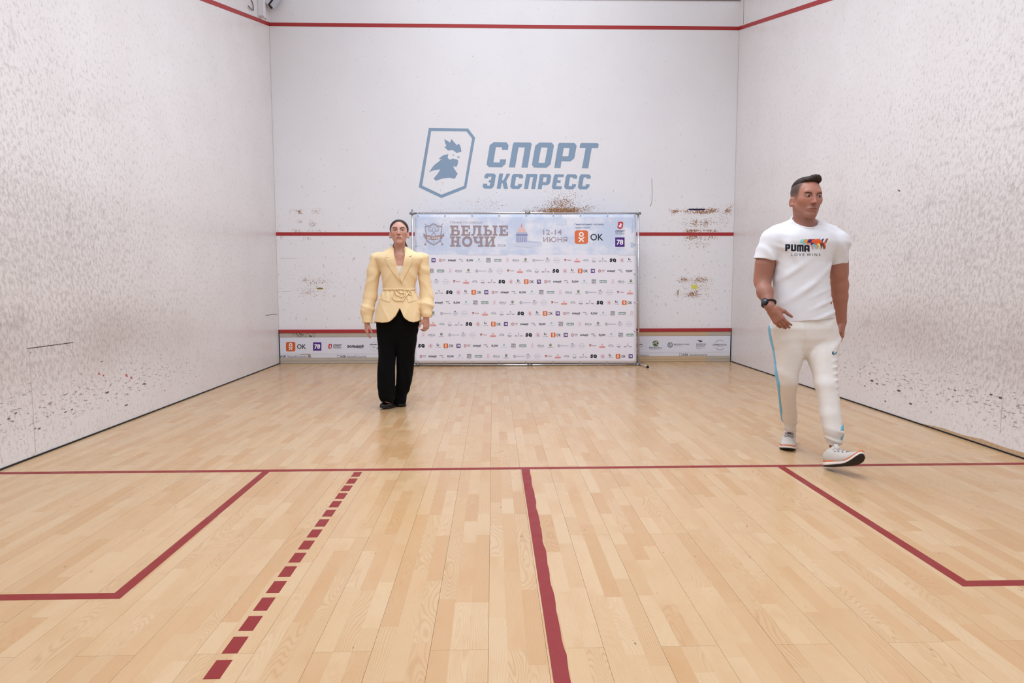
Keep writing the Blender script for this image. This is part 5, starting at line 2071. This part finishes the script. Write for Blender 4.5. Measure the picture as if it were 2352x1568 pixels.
# joggers
jg = Form()
legdy = lambda v, a: float(np.interp(v, [780, 880, 985], a))
dyR, dyL = (0.0, -0.02, 0.26), (-0.01, -0.14, -0.22)
jg.add(trunk([(715, 1784, 1906, .60), (730, 1775, 1916, .60), (752, 1765, 1924, .59), (775, 1768, 1926, .57), (797, 1775, 1924, .50), (812, 1786, 1914, .40), (822, 1805, 1895, .30)], YM, .6), 0.03)
jg.add(trunk([(v, a, b, 1.05, legdy(v, dyR)) for v, a, b in ((745, 1790, 1836), (765, 1779, 1846), (780, 1772, 1848), (800, 1774, 1849), (818, 1777, 1846), (832, 1779, 1842), (857, 1782, 1834), (884, 1785, 1830), (909, 1787.6, 1828), (940, 1791.5, 1829), (960, 1795, 1830), (967, 1797, 1829.5), (972, 1801, 1828), (990, 1802, 1828))], YM), 0.02)
jg.add(trunk([(v, a, b, 1.02, legdy(v, dyL)) for v, a, b in ((745, 1862, 1914), (765, 1852, 1922), (780, 1850, 1925.5), (800, 1847, 1925), (820, 1851, 1923.5), (835, 1857, 1923), (857, 1865, 1922), (880, 1871, 1924), (909, 1877, 1927), (935, 1881, 1930), (965, 1885.5, 1934), (985, 1889, 1937), (998, 1892, 1937), (1004, 1897, 1934), (1020, 1899.5, 1932))], YM), 0.02)


def rid(P, d, f, ph=0.0, p=3):
    """narrow ridges of cloth with flat valleys between"""
    return (0.5 + 0.5 * wav(P, d, f, ph)) ** p


def jog_folds(P):
    x, y, z = P[..., 0], P[..., 1], P[..., 2]
    lt = S(x, MO.x + 0.05, MO.x + 0.10)
    out = S(x, MO.x + 0.0, MO.x + 0.13)
    n1 = np.sin(x * 23 + y * 9 + 1.3) * np.sin(z * 11 + 0.6)
    f = -0.0075 * lt * out * rid(P, (-0.40, 0.2, 1), 165, 2.4 * np.sin(x * 13 + 0.5), 2) * np.exp(-((z - 0.55) / 0.12) ** 2) * (0.75 + 0.5 * n1)
    f = f - 0.0080 * lt * rid(P, (-0.55, 0.0, 1), 44, 1.9, 4) * np.exp(-((z - 0.80) / 0.09) ** 2)
    f = f - 0.0060 * lt * rid(P, (0.35, 0, 1), 105, 0.7 + 0.6 * n1) * np.exp(-((z - 0.19) / 0.07) ** 2)
    rt = 1 - lt
    f = f - 0.0040 * rt * rid(P, (0.45, 0.2, 1), 36, 1.2 * np.sin(x * 12)) * np.exp(-((z - 0.45) / 0.25) ** 2)
    f = f - 0.0065 * rt * rid(P, (0.3, 0, 1), 100, 0.2 + n1) * np.exp(-((z - 0.17) / 0.05) ** 2)
    f = f - 0.003 * rid(P, (0.9, 0, 0.5), 40, 0.4) * np.exp(-((z - 0.86) / 0.07) ** 2)
    return f * 1.4


jg.bend(jog_folds)
FLEECE = cloth_mat('white_fleece', (222, 216, 211), 0.9, 500, 0.3)
pants = jg.mesh('joggers', 0.0032, FLEECE, body, MO)
PT = Skin_(pants, MO)
BLUE = cloth_mat('blue_stripe_cloth', (118, 180, 212))
z3 = lambda x, y: (1700 + x * 300 / 1147, 700 + y * 410 / 1568)


def stripe(edge, left, ymax):
    """a band sewn on the joggers: the cloth's own surface lifted a little, within the outline"""
    ev_, eu_ = [p[1] for p in edge], [p[0] for p in edge]
    lv_, lu_ = [p[1] for p in left], [p[0] for p in left]
    S_ = Form()

    def f(P):
        sh = P.shape[:-1]
        q = P.reshape(-1, 3)
        d = np.full((1, len(q)), 0.5)
        for o, g, k in jg.it:
            d[0] = smin(d[0], g(q), k)
        d = d[0] + jog_folds(q) - 0.0022
        u, v = fw_px(q)
        s_ = (q[:, 1] - CAM.y) / F_PX
        d = np.maximum(d, (u - np.interp(v, ev_, eu_)) * s_)
        d = np.maximum(d, (np.interp(v, lv_, lu_) - u) * s_)
        d = np.maximum(d, np.maximum((v - ev_[-1]) * s_, (ev_[0] - v) * s_))
        d = np.maximum(d, q[:, 1] - ymax(q[:, 2]))
        return d.reshape(sh)
    c0 = [np.array(A3(u, v, YM + dy)) for u, v in list(edge) + list(left) for dy in (-0.25, 0.4)]
    f.lo, f.hi = np.min(c0, 0), np.max(c0, 0)
    S_.add(f, 0.001)
    return S_


z3 = lambda x, y: (1700 + x * 300 / 1147, 700 + y * 410 / 1568)
eR_ = [z3(*p) for p in ((250, 138), (262, 190), (270, 250), (296, 370), (306, 440), (320, 540), (334, 630), (350, 690), (352, 780), (360, 860), (371, 930), (366, 985), (367, 1010), (380, 1016), (379, 1036))]
lR_ = [(1755, 730), (1775, 985)]
legmid = lambda z: YM + np.interp(z, [0.12, 0.46, 0.78], [0.29, 0.02, 0.03])
stripe(eR_, lR_, legmid).mesh('side_stripe', 0.003, BLUE, pants, MO)
for ed, lf in (([z3(*p) for p in ((940, 1040), (940, 1104))], [z3(*p) for p in ((904, 1042), (890, 1066), (879, 1100), (884, 1106))]), ([z3(*p) for p in ((940, 1144), (940, 1186))], [z3(*p) for p in ((908, 1146), (882, 1160), (884, 1184), (890, 1188))])):
    stripe(ed, lf, lambda z: YM + 0.3).mesh('side_stripe', 0.003, BLUE, pants, MO)
SW = Ink()
SW.T = z3
SWO = [(824, 404), (818, 414), (822, 422), (836, 420), (856, 408), (840, 428), (822, 438), (808, 434), (806, 422), (812, 410)]
SW.poly(SWO, (34, 40, 60))
SW.poly([(818 + (x - 818) * .62 + 3, 424 + (y - 424) * .55 + 1) for x, y in SWO], (86, 150, 180), 2)
SW.refine(2)
SW.build('leg_emblem', lambda u, v, l: PT.hit(u, v, 0.001 + 0.0005 * l), INK, pants)
for px in ([(1848, 737), (1849, 760), (1847, 790), (1845.5, 803)],):
    PT.strap('front_seam', px, 0.0022, FLEECE, pants, 0.6, 0.0)
dc = A3(1847, 731, YM - 0.13)

# trainers
SHOE_UP = cloth_mat('pale_grey_mesh', (198, 190, 183), 0.75, 700, 0.4)
FOAM = plain('white_foam', (232, 226, 220), 0.6)
ORANGE_RUB = plain('orange_rubber', (220, 112, 62), 0.55)
TREAD = plain('black_tread', (24, 22, 24), 0.7)
LACE = plain('grey_lace', (120, 112, 116), 0.8)
LACE_W = plain('pale_lace', (206, 200, 196), 0.8)
NAVY_M = plain('navy_lining', (40, 40, 62), 0.8)


def trainers(R, o, k, mirror, name, spring=0.0):
    up, so, w = shoe(R, o, k, False, mirror, spring, 1.14)
    U = up.mesh(name, 0.0026, SHOE_UP, body, MO)
    so(0.0, 0.30, 0.0).mesh('tread', 0.0024, TREAD, U, MO)
    so(0.24, 0.72, 0.0015).mesh('midsole', 0.0024, FOAM, U, MO)
    so(0.70, 1.0, 0.0005).mesh('foam_band', 0.0024, ORANGE_RUB, U, MO)
    T = bvh_of(U)
    loc = lambda p: Vector(w(p) - np.array(MO))
    upv = Vector(R[:, 2])

    def on(p, off=0.002):
        h = T.ray_cast(loc(p) + upv * 0.25, -upv)
        return (h[0] + h[1] * off) if h[0] is not None else loc(p)
    for i in range(6):
        y = 0.098 + 0.017 * i
        pts = [on((x, y + 0.012 * abs(x) / 0.024 * (1 if (i % 2) else -0.4), 0.05)) for x in np.linspace(-0.025, 0.025, 9)]
        tube('lace', pts, 0.0021, LACE if i % 2 else LACE_W, U, 6)
    for sgn in (-1, 1):
        for i in range(3):
            p = on((sgn * 0.029, 0.105 + 0.03 * i, 0.05), 0.0)
            q = on((sgn * 0.024, 0.112 + 0.03 * i, 0.05), 0.0)
            tube('lace_loop', [p, (p + q) / 2 + upv * 0.002, q], 0.0022, NAVY_M, U, 6)
    # tongue
    tube('tongue', [loc((0, 0.118, 0.098)), loc((0, 0.100, 0.122)), loc((0, 0.092, 0.140))], [0.016, 0.017, 0.013], SHOE_UP, U, 10, 0.35)
    return U


# standing foot: toe towards the camera and a little to his right
toe = onfloor(1808.5, 1037)
RB = Rz(math.radians(-27)) @ np.array([[-1, 0, 0], [0, -1, 0], [0, 0, 1.0]])
heel = np.array((toe.x, toe.y, 0)) - RB @ np.array((0, 0.296 * 0.98, 0))
trainers(RB, heel, 0.98, 1, 'trainer')
# leading foot comes down on its heel, toes lifted and turned out
RF = Rz(math.radians(20)) @ np.array([[-1, 0, 0], [0, -1, 0], [0, 0, 1.0]]) @ Rx(math.radians(18)) @ Ry(math.radians(-9))
hp = onfloor(1894, 1071, 0.014)
trainers(RF, np.array((hp.x + 0.012, hp.y, 0.010)), 0.93, -1, 'trainer', 1.5)

# wristwatch and ring
wd = np.array(dR) / np.linalg.norm(dR)
fa = np.array(wR) - A3(1757, 670, YM - 0.05)
fa /= np.linalg.norm(fa)
wc = np.array(wR) - fa * 0.022
Fw = fr(fa, (-0.35, -0.8, 0.4))
pts = [Vector(wc + Fw[:, 0] * math.cos(t) * 0.0365 + Fw[:, 2] * math.sin(t) * 0.0365 - np.array(MO)) for t in np.linspace(0, 2 * math.pi, 33)]
STRAP = plain('black_silicone', (26, 26, 30), 0.6)
watch = tube('wristwatch', pts, 0.010, STRAP, body, 8, 0.28)
nrm = np.array((-0.80, -0.58, 0.12))
nrm = nrm - fa * (nrm @ fa)
nrm /= np.linalg.norm(nrm)
p0 = Vector(wc + nrm * 0.034 - np.array(MO))
tube('watch_case', [p0, p0 + Vector(nrm) * 0.012], [0.0235, 0.0215], plain('black_watch_case', (34, 36, 42), 0.35, 0.6), watch, 24)
tube('watch_face', [p0 + Vector(nrm) * 0.0115, p0 + Vector(nrm) * 0.0128], 0.0175, plain('dark_glass', (52, 56, 66), 0.12), watch, 24)
BT = bvh_of(body)
rp = Vector(wR + dR * 0.06 - np.array(MO))
sh_ = np.cross(dR / np.linalg.norm(dR), np.array((0.75, 0.62, -0.15)))
dn = np.array(dR) / np.linalg.norm(dR)
nn = np.array((0.75, 0.62, -0.15)) - dn * (np.array((0.75, 0.62, -0.15)) @ dn)
nn /= np.linalg.norm(nn)
tt = np.cross(dn, nn)
kp = np.array(wR) + np.array(dR) * 0.06 + (dn * 0.088 + tt * -0.0085) * 1.06
v_ = dn * math.cos(0.42) + nn * math.sin(0.42)
rc = kp + v_ * 0.018
Fr2 = fr(v_, nn)
tube('ring', [Vector(rc + Fr2[:, 0] * math.cos(t) * 0.0094 + Fr2[:, 2] * math.sin(t) * 0.0094 - np.array(MO)) for t in np.linspace(0, 2 * math.pi, 21)], 0.0016, plain('gold', (222, 178, 110), 0.25, 1.0), body, 6)

# ------------------------------------------------------------------ the woman walking on the left
YW = -3.44
WO = Vector((A3(912, 930, YW)[0], YW, 0.0))
HW_ = Head(A3(916.8, 532.5, YW + 0.0), math.radians(5), math.radians(7), math.radians(-1), 1.0, False)
wm = Form()
HW_.build(wm)
nw = A3(917, 580, YW + 0.02)
wm.add(cone(HW_.w((0, -0.030, -0.060)), nw, 0.050, 0.054), 0.02)
ssR, ssL = A3(866, 603, YW + .04), A3(969, 603, YW + .04)
for q in (ssR, ssL):
    wm.add(cone(nw + (0, 0, -0.03), q + (0, 0, -0.02), 0.045, 0.034), 0.05)
wm.add(trunk([(588, 894, 942, .58), (606, 886, 948, .62), (630, 885, 949, .66), (664, 890, 944, .62), (700, 882, 950, .48), (760, 880, 948, .40)], YW + 0.01, .62), 0.04)
weR, wwR = A3(850.5, 668, YW + .03), A3(842.5, 738, YW - .02)
weL, wwL = A3(977, 668, YW + .02), A3(979, 728, YW - .03)
for a, b, c in ((ssR, weR, wwR), (ssL, weL, wwL)):
    wm.add(cone(a, b, 0.036, 0.034), 0.03).add(cone(b, c, 0.036, 0.023), 0.02)
dWR = A3(842, 762, YW - .01) - wwR
hand(wm, wwR + dWR * 0.10, dWR, (0.9, 0.5, 0), 1, 0.88, (0.22, 0.26, 0.32, 0.36), 0.35)
dWL = A3(980, 756, YW - .02) - wwL
hand(wm, wwL + dWL * 0.06, dWL, (-0.7, 0.75, 0), -1, 0.90, (0.55, 0.5, 0.45, 0.45), 0.75)
for a, b, c in ((A3(890, 770, YW), A3(889, 850, YW - .03), A3(889, 920, YW - .02)), (A3(934, 770, YW), A3(930, 850, YW + .02), A3(921, 920, YW + .08))):
    wm.add(cone(a, b, 0.07, 0.045), 0.03).add(cone(b, c, 0.044, 0.032), 0.02)


def wm_skin(P):
    c = HW_.skin(P, (200, 150, 133), (160, 90, 84), (58, 42, 38), 0.0, (62, 46, 40))
    return c


her = wm.mesh('person', 0.0032, SKINM, None, WO, wm_skin)
her.location = WO
tag(her, 'woman walking in a belted pale yellow blazer and black trousers', 'person')
# hair drawn back tight
hw = Form()
hw.add(HW_.e((0, -0.020, 0.029), (0.0835, 0.101, 0.0845)), 0.01)
hw.cut(HW_.e((0, 0.112, -0.006), (0.0655, 0.105, 0.0870)), 0.010)
hw.cut(slab(HW_.w((0, 0.016, -0.034)), HW_.R @ np.array((0, 0.70, -0.72))), 0.01)
hw.add(cone(HW_.w((0, -0.105, 0.0)), HW_.w((0, -0.10, -0.09)), 0.035, 0.040), 0.02)
hw.add(cone(HW_.w((-0.02, -0.095, -0.07)), HW_.w((-0.066, -0.070, -0.165)), 0.030, 0.020), 0.02)
hw.add(cone(HW_.w((0.02, -0.095, -0.07)), HW_.w((0.064, -0.070, -0.165)), 0.030, 0.020), 0.02)


def wstr(P):
    p = HW_.loc(P)
    t = np.arctan2(p[..., 0], p[..., 2] + 0.05)
    return 0.0004 * np.sin(t * 90 + 2 * np.sin(p[..., 1] * 40))


hw.bend(wstr)
hw.mesh('hair', 0.0028, HAIRM, her, WO, hair_col((36, 24, 22), (64, 45, 39), HW_))
EAR = plain('silver_stud', (206, 206, 214), 0.25, 1.0)
for q in (-1, 1):
    c = HW_.w((q * 0.080, 0.004, -0.040)) - np.array(WO)
    bm = bmesh.new()
    bmesh.ops.create_icosphere(bm, subdivisions=2, radius=0.0062, matrix=Matrix.Translation(Vector(c)))
    me = bpy.data.meshes.new('earring')
    bm.to_mesh(me)
    bm.free()
    smooth(link('earring', me, EAR, her))

# trousers
tr = Form()
tr.add(trunk([(655, 886, 948, .74), (700, 872, 958, .66), (728, 866, 963, .60), (745, 864, 963.5, .57), (764, 866, 960, .53), (782, 872, 953, .44), (796, 884, 940, .34)], YW), 0.03)
wR_, wL_ = (0.0, -0.03, -0.05), (0.0, 0.03, 0.06)
wdy = lambda v, a: float(np.interp(v, [770, 850, 925], a))
tr.add(trunk([(v, a, b, 1.0, wdy(v, wR_)) for v, a, b in ((735, 880, 906), (755, 871, 912), (775, 867, 913), (797, 868, 910.5), (817, 868.5, 909), (850, 867.5, 908.4), (878, 867, 908), (900, 868, 907.5), (912, 871, 907), (921, 875, 905))], YW), 0.035)
tr.add(trunk([(v, a, b, 1.0, wdy(v, wL_)) for v, a, b in ((735, 920, 948), (755, 913, 955), (775, 911, 958), (797, 911, 955.5), (817, 911, 952.5), (850, 910.5, 949), (878, 909, 946.5), (900, 907.5, 938), (912, 907, 934), (926, 908, 933.5))], YW), 0.006)


def trf(P):
    x, z = P[..., 0], P[..., 2]
    return 0.003 * wav(P, (1, 0.3, 0.12), 95, 0.5) * S(z, 0.75, 0.4) + 0.003 * wav(P, (0.2, 0, 1), 70, 1.0) * np.exp(-((z - 0.12) / 0.1) ** 2)


tr.bend(trf)
BLACKC = cloth_mat('black_trouser_cloth', (3, 3, 4), 1.0, 700, 0.1, 0.1, 0.0)
tr.mesh('trousers', 0.0036, BLACKC, her, WO)

# blazer
jk = Form()
jk.add(trunk([(565.5, 900, 933, .95, .03), (570, 893, 940, .85, .03), (577, 881, 952, .66, .025), (584, 868, 966, .58, .02), (592, 862, 972, .56, .01), (604, 868, 967, .60), (614, 873, 961.5, .64), (627, 875, 959.5, .68), (645, 878.5, 955.5, .70), (662, 881, 953, .72), (668, 880.5, 954, .73), (676, 876, 957.5, .75), (690, 870, 962, .78), (710, 865, 965.5, .80), (725, 862.5, 967.5, .82), (740, 861, 968.5, .83)], YW, .66, e=2.4), 0.02)
for pk, mid, el, cu, rr in (((862, 593), (858.5, 626), (850.5, 680), (843.5, 735), (.042, .056, .058, .055, .040)), ((974, 593), (973, 622), (979.5, 675), (980, 722), (.042, .050, .057, .057, .041))):
    s0, s1, s2 = A3(*pk, YW + .02), A3(*mid, YW + .03), A3(*el, YW + .03)
    s3 = A3(cu[0], cu[1] - 22, YW - .005)
    s4 = A3(*cu, YW - .025)
    d_ = s4 - s3
    jk.add(cone(A3(917 + (pk[0] - 917) * 0.5, 600, YW + .012), s0, 0.060, 0.036), 0.03)
    jk.add(cone(A3(917 + (pk[0] - 917) * 0.88, 604, YW + .02), A3(917 + (pk[0] - 917) * 0.86, 618, YW + .03), 0.036, 0.034), 0.006)
    jk.add(sleeve([cone(s0, s1, rr[0], rr[1]), cone(s1, s2, rr[1], rr[2]), cone(s2, s3, rr[2], rr[3]), cone(s3, s4 + d_ * 0.5, rr[3], rr[4])], 0.02, s4 + d_ * 0.28, d_ + np.array((0, 0, -0.12)), rr[4] - 0.010), 0.005)
for pk, d_ in (((856.5, 587.5), 1), ((979, 588.5), -1)):
    jk.add(cone(A3(pk[0], pk[1], YW + .02), A3(pk[0] + d_ * 14, pk[1] - 3, YW + .02), 0.018, 0.026), 0.02)
XZ = lambda u, v: tuple(A3(u, v, YW - 0.10)[[0, 2]])
hem_ = [(856, 742), (861, 737.5), (868, 739), (880, 740.2), (892, 739), (902, 733.5), (910, 725), (916, 714), (919.5, 706.5), (923, 714), (928, 724), (934, 732), (942, 737.6), (950, 739), (960, 737), (968.5, 733), (974, 732), (974, 775), (856, 775)]
jk.cut(prism_y([XZ(*p) for p in hem_], YW - 0.5, YW + 0.02), 0.003)
jk.cut(slab(A3(915, 739, YW + 0.1), (0, 0, -1)), 0.003) if False else None
jkm = Form()
jkm.it = list(jk.it)
jkm.bend(lambda P: jkf(P))
vneck = [(899.5, 560), (902.5, 571), (903.5, 580), (906.5, 594), (911, 612), (916.5, 633), (920, 645), (923, 632), (926, 612), (928.5, 594), (930.5, 580), (931.5, 571), (935, 560)]
jk.cut(prism_y([XZ(*p) for p in vneck], YW - 0.5, YW - 0.035), 0.003)
jk.cut(cone(A3(917, 545, YW + .01), A3(917, 588, YW + 0.01), 0.060, 0.064), 0.004)


def jkf(P):
    x, z = P[..., 0], P[..., 2]
    ax = np.abs(x - WO.x - 0.02)
    arm = S(ax, 0.165, 0.20)
    n1 = np.sin(x * 21 + 0.3) * np.sin(z * 15 + x * 6)
    sg = np.sign(x - WO.x - 0.02)
    f = -0.0055 * arm * (0.5 + 0.5 * np.sin((z * 0.75 + sg * x * 0.8) * 44 + 1.4 * n1)) ** 3 * S(z, 1.36, 1.22) * (0.6 + 0.5 * n1)
    f = f - 0.0045 * arm * rd(P, (0.3, 0.2, 1), 72, 0.8 + n1, 3) * np.exp(-((z - 0.92) / 0.07) ** 2)
    w_ = (1 - arm)
    f = f - 0.0075 * w_ * rd(P, (1, 0.0, 0.12), 150, 1.5 * n1, 2) * np.exp(-((z - 1.025) / 0.035) ** 2)
    f = f - 0.0045 * w_ * (0.5 + 0.5 * np.sin((z * 0.6 + sg * x * 0.9) * 52)) ** 3 * np.exp(-((z - 1.16) / 0.07) ** 2)
    f = f - 0.0022 * w_ * (0.5 + 0.5 * np.sin((x - sg * z * 0.35) * 58 + n1)) ** 3 * S(z, 0.99, 0.90)
    return f * 1.5


jk.bend(jkf)
YEL = cloth_mat('pale_yellow_suiting', (234, 205, 160), 0.72, 800, 0.18, 0.03, 0.1)
blazer = jk.mesh('blazer', 0.0034, YEL, her, WO)
JK = Skin_(blazer, WO)
tmp = jkm.mesh('fitting', 0.004, YEL, None, WO)
JF = Skin_(tmp, WO)
bpy.data.objects.remove(tmp)
zw = lambda x, y: (800 + x * 240 / 784, 480 + y * 480 / 1568)
JF.patch('lapel', [zw(*p) for p in ((333, 300), (306, 318), (288, 345), (280, 356), (306, 366), (272, 366), (290, 410), (330, 470), (370, 520), (398, 552), (402, 560), (392, 545), (372, 498), (352, 430), (338, 370), (334, 330))], 0.007, YEL, blazer, 1.8)
JF.patch('lapel', [zw(*p) for p in ((427, 295), (440, 312), (452, 335), (476, 349), (450, 358), (487, 360), (478, 400), (450, 455), (420, 510), (400, 552), (388, 520), (386, 508), (400, 460), (412, 410), (422, 360), (427, 325))], 0.009, YEL, blazer, 1.8)
JF.patch('collar', [zw(*p) for p in ((330, 272), (322, 286), (300, 312), (284, 340), (296, 350), (330, 305), (336, 290))], 0.008, YEL, blazer, 1.6)
JF.patch('collar', [zw(*p) for p in ((428, 268), (434, 282), (456, 312), (478, 344), (462, 350), (432, 306), (424, 286))], 0.008, YEL, blazer, 1.6)
JF.patch('pocket_flap', [zw(*p) for p in ((238, 634), (322, 654), (312, 698), (228, 676))], 0.006, YEL, blazer, 2.0)
JF.patch('pocket_flap', [zw(*p) for p in ((440, 656), (512, 636), (520, 680), (452, 700))], 0.006, YEL, blazer, 2.0)
belt = JK.strap('belt', [zw(*p) for p in ((258, 588), (280, 602), (320, 604), (370, 600), (420, 602), (460, 606), (500, 600))], 0.0075, YEL, blazer, 0.6, 0.004, 5)
for px in ([(362, 600), (352, 622), (366, 650), (398, 662), (420, 655), (424, 630), (418, 606)], [(366, 596), (376, 620), (400, 634), (416, 632)], [(460, 600), (448, 632), (430, 658), (416, 676), (404, 694)], [(428, 604), (424, 636), (416, 636)],
           [(350, 604), (332, 640), (330, 668), (356, 690), (400, 688)], [(440, 604), (456, 640), (478, 650), (470, 622), (450, 604)]):
    JK.strap('bow_cord', [zw(*p) for p in px], 0.0062, YEL, belt, 0.55, 0.008, 5)
BTN = plain('horn_button', (150, 120, 84), 0.4)
for x, y in ((632, 800), (636, 786), (637, 772)):
    p = JK.hit(*zw(x - 6, y), 0.001)
    bm = bmesh.new()
    bmesh.ops.create_icosphere(bm, subdivisions=1, radius=0.006, matrix=Matrix.Translation(p))
    me = bpy.data.meshes.new('cuff_button')
    bm.to_mesh(me)
    bm.free()
    smooth(link('cuff_button', me, BTN, blazer))
HB = Skin_(her, WO)
TOPM = cloth_mat('white_top_cloth', (236, 232, 228))
HB.patch('camisole', [zw(*p) for p in ((346, 430), (362, 424), (380, 427), (398, 424), (412, 430), (420, 470), (400, 560), (372, 560), (348, 480))], 0.006, TOPM, her, 1.6)
GOLD2 = plain('fine_gold_chain', (200, 160, 110), 0.3, 1.0)
HB.strap('necklace', [zw(*p) for p in ((340, 338), (352, 352), (372, 366), (390, 382), (398, 376), (412, 352), (424, 330))], 0.0008, GOLD2, her, 1.0, 0.0015, 5)

# loafers
PATENT = plain('black_polished_leather', (20, 20, 24), 0.22, fleck=0.1)
LSOLE = plain('black_leather_sole', (26, 24, 26), 0.55)


def loafer(R, o, k, mirror):
    up, so, w = shoe(R, o, k, True, mirror)
    U = up.mesh('loafer', 0.003, PATENT, her, WO)
    so(0.0, 1.0, 0.0).mesh('sole', 0.003, LSOLE, U, WO)
    T = bvh_of(U)
    loc = lambda p: Vector(w(p) - np.array(WO))
    upv = Vector(R[:, 2])
    for y in (0.150, 0.172):
        pts = []
        for x in np.linspace(-0.040, 0.040, 13):
            h = T.ray_cast(loc((x, y, 0.05)) + upv * 0.2, -upv)
            if h[0] is not None:
                pts.append(h[0] + h[1] * 0.002)
        if len(pts) > 2:
            tube('strap', pts, 0.006, PATENT, U, 8, 0.5)
    p = loc((0, 0.158, 0.0))
    h = T.ray_cast(p + upv * 0.2, -upv)
    if h[0] is not None:
        xv = Vector(R[:, 0])
        tube('snaffle', [h[0] + h[1] * 0.006 - xv * 0.018, h[0] + h[1] * 0.007, h[0] + h[1] * 0.006 + xv * 0.018], 0.0028, plain('dark_steel', (120, 118, 124), 0.3, 1.0), U, 8)


ft = onfloor(874.5, 940.5)
RW = Rz(math.radians(-34)) @ np.array([[-1, 0, 0], [0, -1, 0], [0, 0, 1.0]])
loafer(RW, np.array((ft.x, ft.y, 0.0)) - RW @ np.array((0, 0.298 * 0.93, 0)), 0.93, 1)
ft = onfloor(921, 935.5)
RW2 = Rz(math.radians(4)) @ np.array([[-1, 0, 0], [0, -1, 0], [0, 0, 1.0]])
loafer(RW2, np.array((ft.x, ft.y, 0.0)) - RW2 @ np.array((0, 0.298 * 0.88, 0)), 0.88, -1)
